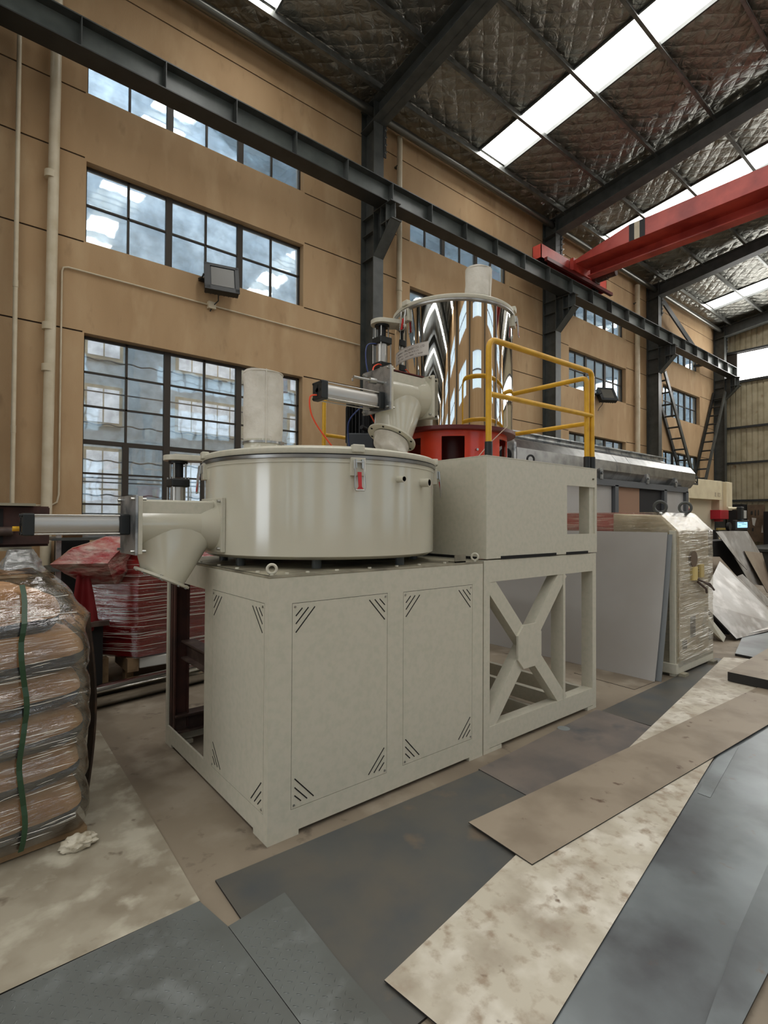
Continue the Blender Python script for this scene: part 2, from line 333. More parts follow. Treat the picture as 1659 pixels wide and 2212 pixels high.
for bi, (a, b) in enumerate(bays):
    ka = b if bi == 0 else a
    wx0 = (a + 1.27 + (.06 if bi == 6 else 0)); 
    if bi == 0: wx0 = b - BX + 1.27
    wx1 = wx0 + 3.36 - (.1 if bi >= 7 else 0)
    ranges = {0: (1.3, 4.03), 2: (5.27, 6.36), 4: (7.29, 8.25)}
    for li in range(6):
        z0, z1 = LEV[li], LEV[li + 1]
        z0g = z0 + (G if li else 0); z1g = z1 - G if li < 5 else z1
        if li in ranges:
            a0, a1 = ranges[li]
            wpanel(a, wx0, z0g, z1g); wpanel(wx1, b, z0g, z1g)
            if a0 - z0g > .03: wpanel(wx0, wx1, z0g, a0)
            if z1g - a1 > .03: wpanel(wx0, wx1, a1, z1g)
        else: wpanel(a, b, z0g, z1g)
        if li < 5:
            zz = z1
            if li == 4: groove(a, b, zz); continue
            groove(a, wx0 - .02, zz); groove(wx1 + .02, b, zz)
            build('joint_fill', MB().box(wx0 - .02, wx1 + .02, YW, YW + .24, zz - G, zz + G), wallm, wl, smooth=0)
    for li, (a0, a1) in ranges.items():
        nwin += 1
        fy = YW + .12
        m = MB(); t = .022
        m.box(wx0, wx0 + .03, fy, fy + .05, a0, a1); m.box(wx1 - .03, wx1, fy, fy + .05, a0, a1); m.box(wx0, wx1, fy, fy + .05, a0, a0 + .03); m.box(wx0, wx1, fy, fy + .05, a1 - .03, a1)
        W = wx1 - wx0
        xs = [wx0 + W * i / 6 for i in range(7)]
        for i in (2, 4): m.box(xs[i] - .045, xs[i] + .045, fy - .01, fy + .05, a0, a1)
        for i in (1, 3, 5): m.box(xs[i] - .014, xs[i] + .014, fy, fy + .04, a0, a1)
        if li == 0: zs = [a0, 1.75, 2.17, 2.60, 3.09, 3.55, a1]; m.box(wx0, wx1, fy - .005, fy + .05, 2.57, 2.63); [m.box(xs[i] - .04, xs[i] + .04, fy - .008, fy + .045, a0, 2.6) for i in (1, 3, 5)]
        elif li == 2: zs = [a0, (a0 + a1) / 2 + .02, a1]
        else: zs = [a0, a1]
        for z in zs[1:-1]: m.box(wx0, wx1, fy, fy + .04, z - .012, z + .012)
        wn = build('window_%d' % nwin, m, winfr, kind='structure', org=(wx0, fy, a0), smooth=0)
        if bi < 5: build('pane', MB().box(wx0, wx1, fy + .02, fy + .024, a0, a1), glassm, wn, smooth=0); continue
        for j in range(len(zs) - 1):
            for i in range(6):
                ti = random.uniform(-.004, .004)
                pm = MB().prism([(xs[i], fy + .022 + ti, zs[j]), (xs[i + 1], fy + .022 - ti, zs[j]), (xs[i + 1], fy + .022 - ti * .5, zs[j + 1]), (xs[i], fy + .022 + ti * 1.5, zs[j + 1])], (0, .004, 0))
                build('pane', pm, glassm, wn, smooth=0)
        if li == 0:
            for q, z in enumerate([1.38, 1.5, 1.62, 1.88, 2.06, 2.12, 2.36, 2.87, 3.32, 3.77]):
                wav = q in (0, 3, 6, 7, 9)
                pts = [(wx0 + W * i / 60, fy + .10, z + (sin(i * 1.25) * .012 if wav else 0)) for i in range(61)] if wav else [(wx0, fy + .10, z), (wx1, fy + .10, z)]
                build('security_bar', MB().tube(pts, .010, 6), barm, wn)
# back wall: ribbed cream cladding and girts, tall bright ribbon window
wb = build('wall_back', B(XB + .12, XB + .2, YR, YW, 0, 1.0), cladm, kind='structure', org=(XB, 0, 0))
def clad_panel(y0, wd, z0, z1):
    m = MB(); n = 5; pts = []
    for i in range(n):
        u = wd / n; yy = y0 + i * u
        pts += [(yy, 0), (yy + u * .70, 0), (yy + u * .78, .03), (yy + u * .92, .03)]
    pts.append((y0 + wd, 0))
    vs = []; fs = []
    for (y, d) in pts: vs += [(XB - d * 0 + d, y, z0), (XB + d, y, z1)]
    for i in range(len(pts) - 1): fs.append((2 * i, 2 * i + 1, 2 * i + 3, 2 * i + 2))
    m.add(vs, fs); build('cladding_panel', m, cladm, wb, smooth=0)
yy = YW
while yy > YR + .1:
    wd = min(.95, yy - YR)
    clad_panel(yy - wd, wd, 0, 7.15)
    y0 = yy - wd
    clad_panel(yy - wd, wd, 8.32, max(zr(yy), zr(y0)) + .02)
    yy -= .95
for z in (2.4, 3.9, 5.31, 7.12, 8.34):
    build('girt', MB().box(XB - .1, XB - .02, YR, YW - .05, z - .04, z + .04), steeldark, wb, smooth=0)
nwin += 1
m = MB().box(XB - .02, XB + .06, YR, 7.35, 7.15, 7.2).box(XB - .02, XB + .06, YR, 7.35, 8.27, 8.33)
y = 7.35
while y > YR: m.box(XB, XB + .05, y - .03, y, 7.15, 8.3); y -= 1.16
m.box(XB - .02, XB + .1, 7.35, YW, 7.1, 8.35)
wnb = build('window_%d' % nwin, m, winfr, kind='structure', smooth=0)
y = 7.35
while y > YR + 1: build('pane', B(XB + .02, XB + .026, y - 1.13, y - .03, 7.2, 8.28), skym, wnb, smooth=0); y -= 1.16
# right wall (behind the camera) with an open window band
m = MB()
RZ = [(0, 1.3, 0), (1.3, 4.03, 1), (4.03, 5.27, 0), (5.27, 6.36, 1), (6.36, 7.29, 0), (7.29, 8.25, 1), (8.25, 9.55, 0)]
for (za, zb2, op) in RZ:
    if not op: m.box(XF, XB + .2, YR - .2, YR, za, zb2); continue
    for k in range(-6, 4):
        a = COL0 + BX * (k - 1); m.box(max(a, XF), a + 1.27, YR - .2, YR, za, zb2); m.box(a + 4.63, min(a + BX + .01, XB + .2), YR - .2, YR, za, zb2)
wrr = build('wall_right', m, wallm, kind='structure', smooth=0)
daym = M('daylit_pane', (170, 190, 205), .2, emit=((190, 212, 230), 1.1))
for (za, zb2, op) in RZ:
    if not op: continue
    nwin += 1; fm = MB()
    for k in range(-6, 4):
        a = COL0 + BX * (k - 1) + 1.27
        for i in range(7): fm.box(a + i * .56 - .03, a + i * .56 + .03, YR - .12, YR - .06, za, zb2)
        fm.box(a, a + 3.36, YR - .12, YR - .06, (za + zb2) / 2 - .02, (za + zb2) / 2 + .02)
    wo = build('window_%d' % nwin, fm, winfr, kind='structure', smooth=0)
    for k in range(-6, 4):
        a = COL0 + BX * (k - 1) + 1.27
        for i in range(2): build('pane', B(a + i * 1.68, a + i * 1.68 + 1.68, YR - .10, YR - .09, za, zb2), daym, wo, smooth=0)
for k in range(-6, 4):
    x = COL0 + BX * k
    build('steel_column', MB().box(x, x + .235, YR + .38, YR + .395, 0, 9.4).box(x, x + .235, YR + .005, YR + .02, 0, 9.4).box(x + .11, x + .122, YR + .02, YR + .38, 0, 9.4), steelgray, label='grey column on the far side of the hall behind the camera', cat='column', group='columns behind the camera', smooth=0)
# front wall with an open loading door
m = MB().box(XF - .2, XF, 6.0, YW + .25, 0, 9.7).box(XF - .2, XF, YR, -2.5, 0, 11.2).box(XF - .2, XF, -2.5, 6.0, 5.5, 11.2)
build('wall_front', m, plasterdark, kind='structure', smooth=0)

# ceiling: foil panels between purlins, skylights
ceil = build('ceiling', MB().prism([(XF, YW + .3, 9.62), (XF, RIDGE, zr(RIDGE) + .22), (XF, YR - .2, 9.62), (XF, YR - .2, 9.66), (XF, RIDGE, zr(RIDGE) + .26), (XF, YW + .3, 9.66)], (XB - XF + .3, 0, 0)), steeldark, kind='structure', org=(0, 0, 9.4), smooth=0)
PY = [8.0, 7.42, 6.33, 5.18, 4.02, 2.86, 1.70, .54, RIDGE]
PY2 = [2 * RIDGE - y for y in PY][::-1]
SKX = [-32.7, -26.8, -20.8, -14.9, -9.0, -3.05, 3.0, 8.72, 14.0, 21.2]
def foil(x0, x1, y0, y1, seed):
    nx = max(4, int((x1 - x0) / .075)); ny = 15; vs = []; fs = []
    for j in range(ny + 1):
        for i in range(nx + 1):
            x = x0 + (x1 - x0) * i / nx; y = y0 + (y1 - y0) * j / ny
            sag = sin(pi * j / ny) * .04
            q = abs(sin((x * 1.2 + y) * pi / .34)) * abs(sin((x * 1.2 - y) * pi / .34))
            nz = noise.noise(Vector((x * 2.2 + seed, y * 2.2, seed))) * .035 + noise.noise(Vector((x * 9, y * 9 + seed, 3))) * .010
            e = min(1, 4 * sin(pi * j / ny)) * min(1, 6 * sin(pi * i / nx) + .05)
            vs.append((x, y, zr(y) + .02 - e * (sag + q * .012 + nz)))
    for j in range(ny):
        for i in range(nx):
            a = j * (nx + 1) + i; fs.append((a, a + nx + 1, a + nx + 2, a + 1))
    build('foil_panel', MB().add(vs, fs), foilm, ceil, smooth=180)
allY = PY + PY2[1:]
sd = 0
for bi, (a, b) in enumerate(bays):
    s0 = SKX[bi]; s1 = s0 + (.9 if bi == 9 else .84)
    yl = allY if bi >= 5 else [8.0, 7.42, RIDGE, 2 * RIDGE - 7.42, YR]
    for j in range(len(yl) - 1):
        y1, y0 = yl[j], yl[j + 1]
        vis = y0 > 1.5 and b > 0
        sd += 1
        if vis:
            foil(a, s0, y0, y1, sd); foil(s1, min(b, XB), y0, y1, sd + 50)
        else:
            for (p, q) in ((a, s0), (s1, b)):
                build('foil_panel', MB().add([(p, y0, zr(y0)), (q, y0, zr(y0)), (q, y1, zr(y1)), (p, y1, zr(y1))], [(0, 3, 2, 1)]), foilm, ceil, smooth=0)
        if j == 0: foil(s0, s1, y0, y1, sd); continue
        build('skylight_panel', MB().add([(s0, y0, zr(y0) + .05), (s1, y0, zr(y0) + .05), (s1, y1, zr(y1) + .05), (s0, y1, zr(y1) + .05)], [(0, 3, 2, 1)]), skym, ceil, smooth=0)
        fr = MB()
        for xx in (s0 - .035, s1): fr.prism([(xx, y0, zr(y0) - .03), (xx + .035, y0, zr(y0) - .03), (xx + .035, y0, zr(y0) + .06), (xx, y0, zr(y0) + .06)], (0, y1 - y0, zr(y1) - zr(y0)))
        build('skylight_edge', fr, steelgray, ceil, smooth=0)
purl = M('galvanised_purlin', (128, 130, 126), 0.35, .6, mix=[((96, 98, 96), 5, .4, .7, 4)])
for y in PY[1:-1] + [RIDGE + .15, RIDGE - .15] + PY2[1:-1]:
    z = zr(y) - .01; mm = MB()
    mm.box(XF, XB, y - .004, y + .004, z - .17, z).box(XF, XB, y - .06, y, z - .174, z - .166).box(XF, XB, y, y + .06, z - .004, z + .004).box(XF, XB, y - .062, y - .056, z - .174, z - .15)
    build('purlin', mm, purl, ceil, smooth=0)

# columns
ords = {-1: 'grey steel column nearest the camera, just outside the left of the frame', 0: 'grey H-section column behind the mirror tank, left of the mixer railing', 1: 'grey H-section column under the red crane end carriage', 2: 'grey H-section column where the long diagonal lattice brace starts', 3: 'dark steel corner column beside the cream cladded end wall'}
for k in range(-6, 4):
    x = COL0 + BX * k; X1 = x + .235
    m = MB(); m.box(x, X1, 7.60, 7.615, .02, 9.42).box(x, X1, 7.97, 7.985, .02, 9.42).box(x + .11, x + .122, 7.615, 7.97, .02, 9.42)
    m.box(x - .08, X1 + .08, 7.54, 7.995, 0, .025)
    t = thing('steel_column', ords.get(k, 'far left grey steel column outside the frame'), 'column', (x + .11, 7.8, 0), 'steel columns along the ochre wall')
    build('column_shaft', m, steelgray, t, smooth=0)
    m = MB()
    # corbel: web, flanges and stiffeners
    wx = x + .11
    m.prism([(wx, 7.6, 7.23), (wx, 7.12, 7.23), (wx, 7.12, 6.93), (wx, 7.6, 6.42)], (.012, 0, 0))
    m.box(x, X1, 7.1, 7.6, 7.225, 7.24)
    m.prism([(x, 7.08, 6.93), (x, 7.12, 6.915), (x, 7.6, 6.41), (x, 7.6, 6.43)], (.235, 0, 0))
    m.box(x, X1, 7.08, 7.42, 6.90, 6.915)
    m.box(x, X1, 7.24, 7.25, 6.8, 7.22).box(x, X1, 7.40, 7.41, 6.66, 7.22)
    m.box(x + .02, X1 - .02, 7.615, 7.97, 6.9, 6.912).box(x + .02, X1 - .02, 7.615, 7.97, 7.22, 7.232).box(x + .02, X1 - .02, 7.615, 7.97, 6.42, 6.432)
    build('corbel', m, steelgray, t, smooth=0)
    for z in (8.42, 8.56, 8.70, 8.84):
        build('bolt', MB().cyl((X1 + .02, 7.585, z), (X1 + .02, 7.56, z), .022, n=6).cyl((X1 + .02, 7.56, z), (X1 + .02, 7.53, z), .012, n=8), bolt, t, label=None)
    build('end_plate', MB().box(X1 - .01, X1 + .05, 7.585, 7.6, 8.34, 8.95), steeldark, t, smooth=0)
# rafters
rl = {-2: 'dark rafter over the far left bay outside the frame', -1: 'dark rafter above the camera position, left of the first skylight', 0: 'dark sloping rafter meeting the column behind the mirror tank', 1: 'dark sloping rafter between the first and second skylight strips', 2: 'dark sloping rafter just beyond the red crane girder', 3: 'dark sloping rafter against the cladded end wall'}
for k in range(-6, 4):
    x = COL0 + BX * k + .117; m = MB(); hw = .15
    for (ya, yb) in ((7.97, RIDGE), (YR + .03, RIDGE)):
        def zb(y):
            yy2 = y if y > RIDGE else 2 * RIDGE - y
            return 8.93 + .146 * (7.6 - yy2) if yy2 > 3 else 9.6 + .11 * (3 - yy2)
        def zt(y): return zr(y) - .18
        ys = [ya, 7.4 if ya > 0 else -7.4, 3.0 if ya > 0 else -3.0, yb]
        for i in range(3):
            y0, y1 = ys[i], ys[i + 1]
            m.prism([(x, y0, zb(y0)), (x, y1, zb(y1)), (x, y1, zt(y1)), (x, y0, zt(y0))], (.012, 0, 0))
            m.prism([(x - hw, y0, zb(y0)), (x - hw, y1, zb(y1)), (x - hw, y1, zb(y1) + .014), (x - hw, y0, zb(y0) + .014)], (2 * hw, 0, 0))
            m.prism([(x - hw, y0, zt(y0)), (x - hw, y1, zt(y1)), (x - hw, y1, zt(y1) + .014), (x - hw, y0, zt(y0) + .014)], (2 * hw, 0, 0))
    build('roof_rafter', m, steelgray, label=rl.get(k, 'dark rafter %s behind the camera, counted back from the first skylight' % {-3: 'two bays', -4: 'three bays', -5: 'four bays', -6: 'five bays'}.get(k, '')), cat='rafter', group='roof rafters', smooth=0)
# eave tube
build('eave_tie_tube', MB().cyl((XF + .1, 7.74, 9.20), (XB - .1, 7.74, 9.20), .075, n=20), M('dull_grey_tube', (104, 104, 98), .3, .7), label='long round steel tube running under the eave from left to right', cat='tube')
# crane runway beam
rb = thing('crane_runway_beam', 'long grey riveted I-section crane rail beam carried on the column corbels', 'beam', (5, 7.35, 7.25))
X0, X1_ = XF + .2, XB - .35
build('beam_web', B(X0, X1_, 7.345, 7.357, 7.262, 7.632), webgray, rb, smooth=0)
build('lower_flange', B(X0, X1_, 7.20, 7.50, 7.248, 7.264), steeldark, rb, smooth=0)
build('upper_flange', B(X0, X1_, 7.22, 7.48, 7.628, 7.644), steelgray, rb, smooth=0)
build('rail', MB().box(X0, X1_, 7.32, 7.38, 7.644, 7.652).box(X0, X1_, 7.342, 7.358, 7.652, 7.69).box(X0, X1_, 7.33, 7.37, 7.69, 7.712), rustm, rb, smooth=0)
x = COL0 + .13 - 11 * .988
while x < X1_:
    build('stiffener', MB().box(x, x + .01, 7.205, 7.345, 7.264, 7.628), steelgray, rb, smooth=0); x += .988
# overhead crane
cr = thing('overhead_crane', 'red single-girder overhead crane spanning the hall at upper right', 'crane', (12.2, 7.35, 7.7))
m = MB().box(10.7, 13.75, 7.22, 7.235, 7.78, 8.08).box(10.7, 13.75, 7.45, 7.465, 7.78, 8.08).box(10.7, 13.75, 7.22, 7.465, 8.08, 8.095).box(10.7, 10.72, 7.22, 7.465, 7.78, 8.08).box(13.73, 13.75, 7.22, 7.465, 7.78, 8.08)
build('end_carriage', m, craner, cr, smooth=0)
for x in (11.0, 13.4):
    build('wheel', MB().cyl((x, 7.31, 7.80), (x, 7.39, 7.80), .10, n=24).cyl((x, 7.20, 7.80), (x, 7.48, 7.80), .03, n=12), blackm, cr)
gy0, gy1 = 7.2, YR + .7
m = MB().prism([(12.0, 7.2, 7.98), (12.0, 5.7, 7.98), (12.0, gy1, 7.98), (12.0, gy1, 8.38), (12.0, 5.78, 8.38), (12.0, 7.2, 8.06)], (.6, 0, 0))
build('box_girder', m, craner, cr, smooth=0, bevel=.006)
m = MB().box(12.50, 12.515, gy1, 7.0, 7.76, 7.98).box(12.38, 12.64, gy1, 7.0, 7.74, 7.765)
build('hoist_track', m, craner, cr, smooth=0)
for (yy_, mt) in ((5.70, blackm), (5.58, pvc), (5.46, blackm)):
    build('warning_stripe', B(11.994, 12.0, yy_ - .06, yy_ + .06, 7.985, 8.378), mt, cr, smooth=0, label='cream stripe' if mt is pvc else 'black stripe')
build('joint_plate', B(11.9, 12.7, 7.10, 7.20, 7.80, 8.10), craner, cr, smooth=0)
dm = MB().cyl((13.1, 7.2, 7.92), (13.1, 6.85, 7.92), .10, n=20).cyl((13.1, 6.85, 7.92), (13.1, 6.62, 7.92), .08, n=20).box(12.98, 13.22, 7.12, 7.2, 7.8, 8.04)
build('drive_motor', dm, brown, cr)
build('guard_channel', B(10.8, 13.9, 7.12, 7.2, 7.70, 7.78), redark, cr, smooth=0)
# wind bracing in last bay
def lattice(name, p0, p1, label, n=11, wdt=.40):
    t = thing(name, label, 'brace', p0)
    p0 = Vector(p0); p1 = Vector(p1); d = p1 - p0; L_ = d.length; tt = d.normalized(); sv = Vector((0, 1, 0)); nn = tt.cross(sv).normalized()
    for s_ in (-1, 1):
        mm = MB(); c0 = p0 + sv * s_ * wdt / 2
        mm.prism([c0 - nn * .075, c0 + nn * .075, c0 + nn * .075 + sv * .05, c0 - nn * .075 + sv * .05], d)
        build('rail', mm, steelgray if s_ < 0 else steeldark, t, smooth=0)
    for i in range(n):
        c = p0 + d * ((i + .7) / (n + .4))
        build('rung', MB().obox(c, sv * wdt / 2, tt * .022, nn * .022), steeldark, t, smooth=0)
    build('wall_cleat', MB().box(min(p0.x, p1.x) + .9 * abs(d.x) if d.x > 0 else p1.x, (min(p0.x, p1.x) + .9 * abs(d.x) if d.x > 0 else p1.x) + .12, 7.62, 8.0, p1.z + .15, p1.z + .25), steeldark, t, smooth=0)
    return t
lattice('lattice_brace', (18.16, 7.72, 6.5), (21.0, 7.72, 2.4), 'dark ladder-like steel brace sloping down to the right from the column')
lattice('lattice_brace', (23.68, 7.72, 6.7), (21.3, 7.72, 2.55), 'dark ladder-like steel brace sloping up to the corner column')
build('upper_brace', MB().prism([(18.07, 7.62, 9.08), (18.07, 7.62, 8.86), (21.9, 7.62, 7.38), (21.9, 7.62, 7.60)], (0, .05, 0)).box(21.75, 21.9, 7.67, 8.0, 7.42, 7.5), steeldark, label='dark diagonal steel strut above the crane beam in the last bay', cat='brace', smooth=0)
# wall pipes
def downpipe(x, z0, z1, r, label, joints, xt=None):
    t = thing('downpipe', label, 'pipe', (x, 7.9, z0)); xt = x if xt is None else xt
    build('pipe_run', MB().cyl((x, 7.9, z0), (xt, 7.9, z1), r, n=20), pvc, t)
    for z in joints:
        build('collar', MB().cyl((x, 7.9, z), (x, 7.9, z + .09), r * 1.13, n=20), pvc, t)
    build('bracket', MB().box(x - r, x + r, 7.9, 8.0, z1 - .6, z1 - .57), steelgray, t, smooth=0)
downpipe(.95, .05, 9.0, .062, 'thick ivory drainpipe left of the big window', (1.25, 3.42, 3.95, 5.9), 1.0)
downpipe(.60, 1.72, 9.0, .026, 'thin ivory pipe at the far left of the wall', (2.6, 4.4))
downpipe(6.86, 2.0, 9.2, .055, 'ivory drainpipe just right of the column behind the mirror tank', (3.9, 6.1))
downpipe(17.0, 3.2, 9.15, .075, 'ivory drainpipe left of the third column', (5.5,))
build('electrical_conduit', MB().tube([(1.10, 7.975, 1.85), (1.10, 7.975, 4.78), (1.115, 7.975, 4.83), (1.17, 7.975, 4.85), (5.95, 7.975, 4.85)], .012, 8), pvc, label='thin painted conduit running along the wall below the middle window', cat='conduit')
build('electrical_conduit', MB().tube([(.55, 7.975, 1.70), (1.02, 7.975, 1.72), (1.08, 7.975, 1.76), (1.10, 7.975, 1.86)], .012, 8), pvc, label='short conduit looping behind the drainpipe at lower left', cat='conduit')
build('junction_box', B(3.03, 3.15, 7.93, 8.0, 4.79, 4.90), pvc, label='small white junction box under the wall floodlight', cat='box', bevel=.005, smooth=0)
def floodlight(x, z, s, label, aim):
    t = thing('floodlight', label, 'lamp', (x, 7.97, z - .2))
    Rm = Matrix.Translation((x, 7.72, z)) @ Matrix.Rotation(aim[0], 4, 'Z') @ Matrix.Rotation(aim[1], 4, 'X')
    m = MB(); m.T = Rm; m.box(-.22 * s, .22 * s, 0, .10 * s, -.2 * s, .2 * s)
    for i in range(7): m.box(-.2 * s + i * .06 * s, -.19 * s + i * .06 * s, .10 * s, .15 * s, -.17 * s, .17 * s)
    m.box(-.23 * s, .23 * s, -.015, .0, .165 * s, .21 * s).box(-.23 * s, .23 * s, -.015, 0, -.21 * s, -.14 * s).box(-.23 * s, -.15 * s, -.015, 0, -.2 * s, .2 * s).box(.17 * s, .23 * s, -.015, 0, -.2 * s, .2 * s)
    build('lamp_housing', m, blackp, t, bevel=.004, smooth=0)
    m = MB(); m.T = Rm; m.box(-.14 * s, .16 * s, -.005, 0.001, -.13 * s, .16 * s); build('lens', m, lampglass, t, smooth=0)
    build('mounting_bracket', MB().box(x - .23 * s, x + .23 * s, 7.93, 7.995, z - .02, z + .02).tube([(x - .24 * s, 7.95, z), (x - .24 * s, 7.8, z - .03), (x - .24 * s, 7.74, z)], .012, 6).tube([(x + .24 * s, 7.95, z), (x + .24 * s, 7.8, z - .03), (x + .24 * s, 7.74, z)], .012, 6), blackp, t)
    build('cable', MB().tube([(x, 7.85, z - .15 * s), (x + .02, 7.9, z - .25 * s), (x - .05, 7.95, z - .33 * s), (x - .08, 7.97, z - .4 * s)], .009, 6), blackp, t)
floodlight(3.15, 5.20, 1.12, 'black square floodlight on the wall under the middle window', (radians(-14), radians(-16)))
floodlight(14.75, 5.25, 1.15, 'small black floodlight on the wall right of the yellow railing', (radians(-30), radians(-30)))
# neighbouring building seen through the panes
nb = thing('neighbour_building', 'pale blue neighbouring building seen through the dusty windows', 'building', (12, 12, -.05))
build('facade', B(-34, 42, 12.0, 12.3, -.05, 13), neigh, nb, smooth=0)
for kx in range(-2, 7):
    for (xa, xw) in ((2.1, .62), (3.9, 1.5)):
        for (za, zh) in ((1.35, 1.6), (3.5, .72), (4.85, .5)):
            x = xa + kx * 4.6
            fr = build('window', MB().box(x - .05, x + xw + .05, 11.96, 12.0, za - .05, za + zh + .05), pvc, nb, smooth=0)
            npn = max(2, round(xw / .32))
            for i in range(npn):
                for j in range(2 if zh > 1 else 1):
                    hh = zh / (2 if zh > 1 else 1)
                    build('pane', B(x + xw * i / npn + .015, x + xw * (i + 1) / npn - .015, 11.95, 11.962, za + hh * j + .02, za + hh * (j + 1) - .02), winlight, fr, smooth=0)

# ================================================================ COOLING MIXER
cm = thing('cooling_mixer', 'cream cabinet base carrying a wide round cream cooling vat with a white filter bag', 'mixer', (1.96, 3.05, 0))
x0, x1, y0, y1, zt_ = 1.185, 2.742, 2.296, 3.815, 1.28
def plate_with_holes(m, axis, c, t, u0, u1, z0, z1, holes):
    """flat plate of thickness t at plane axis=c with rectangular holes (u0,u1,z0,z1)"""
    us = sorted({u0, u1, *[h[0] for h in holes], *[h[1] for h in holes]}); zs = sorted({z0, z1, *[h[2] for h in holes], *[h[3] for h in holes]})
    for i in range(len(us) - 1):
        for j in range(len(zs) - 1):
            uc, zc = (us[i] + us[i + 1]) / 2, (zs[j] + zs[j + 1]) / 2
            if any(h[0] < uc < h[1] and h[2] < zc < h[3] for h in holes): continue
            if axis == 'y': m.box(us[i], us[i + 1], c, c + t, zs[j], zs[j + 1])
            else: m.box(c, c + t, us[i], us[i + 1], zs[j], zs[j + 1])
m = MB(); g = .0025
P1 = (1.312, 1.917, .135, 1.137); P2 = (2.040, 2.636, .140, 1.133); PL = (2.345, 2.988, .135, 1.143)
plate_with_holes(m, 'y', y0, .012, x0, x1, .025, zt_, [(P1[0] - g, P1[1] + g, P1[2] - g, P1[3] + g), (P2[0] - g, P2[1] + g, P2[2] - g, P2[3] + g)])
plate_with_holes(m, 'x', x0, .012, y0 + .012, y1, .025, zt_, [(PL[0] - g, PL[1] + g, PL[2] - g, PL[3] + g), (3.11, 3.775, .13, 1.135)])
build('cabinet_frame', m, cream, cm, smooth=0)
build('gap_backing', MB().box(x0 + .05, x1 - .01, y0 + .03, y0 + .034, .1, 1.2).box(x0 + .03, x0 + .034, y0 + .05, 3.05, .1, 1.2), gapm, cm, smooth=0, label='dark backing sheet painting shade into the panel gaps')  # dark sheet puts shade behind the open panel seams
m = MB().box(x1 - .012, x1 - .001, y0 + .013, y1 - .001, .026, zt_ - .013).box(x0 + .0125, x1 - .012, y1 - .1, y1 - .001, .03, .13).box(x0 + .0125, x1 - .012, y1 - .1, y1 - .001, 1.15, zt_ - .013)
build('rear_frame', m, cream, cm, smooth=0)
m = MB().box(x0 + .012, x0 + .10, y1 - .05, y1 - .04, .1, 1.2).box(x0 + .012, x0 + .022, y1 - .14, y1 - .02, .13, 1.14).box(x0 + .10, x0 + .11, y1 - .14, y1 - .02, .13, 1.14).box(x0 + .012, x0 + .11, y1 - .10, y1 - .09, .13, 1.14)
build('inner_post', m, rustm, cm, smooth=0, label='dark primer-coated inner post')
m = MB().beamI((1.285, y0 + .3, .66), (1.285, 3.68, .66), .125, .09).beamI((2.3, y0 + .3, .545), (2.3, y1 - .02, .545), .135, .10).beamI((1.2, 3.70, .16), (2.7, 3.70, .16), .12, .1)
build('inner_beam', m, brown, cm, smooth=0, label='brown primed inner beams')
build('corner_gusset', MB().prism([(x0 + .014, 3.775, .13), (x0 + .014, 3.70, .13), (x0 + .014, 3.775, .20)], (.006, 0, 0)).prism([(x0 + .014, 3.775, .13), (x0 + .09, 3.775, .13), (x0 + .014, 3.775, .20)], (0, -.006, 0)), cream, cm, smooth=0)
build('deck', B(x0 - .002, x1 + .002, y0 - .002, y1, zt_ - .012, zt_), creamdark, cm, smooth=0, bevel=.002, label='dusty top deck')
for (a, b_) in ((x0, x0 + .17), (x1 - .13, x1)):
    build('foot', MB().box(a, b_, y0, y0 + .15, 0, .025), cream, cm, smooth=0)
build('foot', B(x0, x0 + .15, y1 - .12, y1, 0, .025), cream, cm, smooth=0)
build('foot', B(x1 - .15, x1, y1 - .12, y1, 0, .025), cream, cm, smooth=0)
def slots(root, mk, u0, u1, z0, z1):
    """three black strips painted as dark diagonal vent slots in each corner of a panel; mk(u,z,d)->point"""
    for (cu, cz, su, sz) in ((u0, z1, 1, -1), (u1, z1, -1, -1), (u0, z0, 1, 1), (u1, z0, -1, 1)):
        for k, dd in enumerate((.055, .090, .128)):
            a = (cu + su * dd * 1.0, cz + sz * .025); b = (cu + su * .018, cz + sz * (dd * 1.12))
            du, dz = b[0] - a[0], b[1] - a[1]; l = sqrt(du * du + dz * dz); nu, nz = -dz / l * .0028, du / l * .0028
            pts = [mk(a[0] - nu, a[1] - nz, 0), mk(b[0] - nu, b[1] - nz, 0), mk(b[0] + nu, b[1] + nz, 0), mk(a[0] + nu, a[1] + nz, 0)]
            dv = Vector(mk(0, 0, .003)) - Vector(mk(0, 0, 0))
            build('vent_slot', MB().prism([Vector(p) - dv * .25 for p in pts], dv), slotm, root, smooth=0)  # raised black strips paint the dark inside of cut slots
    for (cu, cz, su, sz) in ((u0, z1, 1, -1), (u1, z1, -1, -1), (u0, z0, 1, 1), (u1, z0, -1, 1)):
        p = Vector(mk(cu + su * .014, cz + sz * .016, 0)); q = Vector(mk(cu + su * .014, cz + sz * .016, -.003))
        build('screw', MB().cyl(p, q, .006, n=10), bolt, root)
for P_ in (P1, P2):
    pn = build('access_panel', B(P_[0], P_[1], y0, y0 + .003, P_[2], P_[3]), cream, cm, smooth=0)
    slots(pn, lambda u, z, d: (u, y0 + d - .0005, z), *P_)
pn = build('access_panel', B(x0, x0 + .003, PL[0], PL[1], PL[2], PL[3]), cream, cm, smooth=0)
slots(pn, lambda u, z, d: (x0 + d - .0005, u, z), *PL)
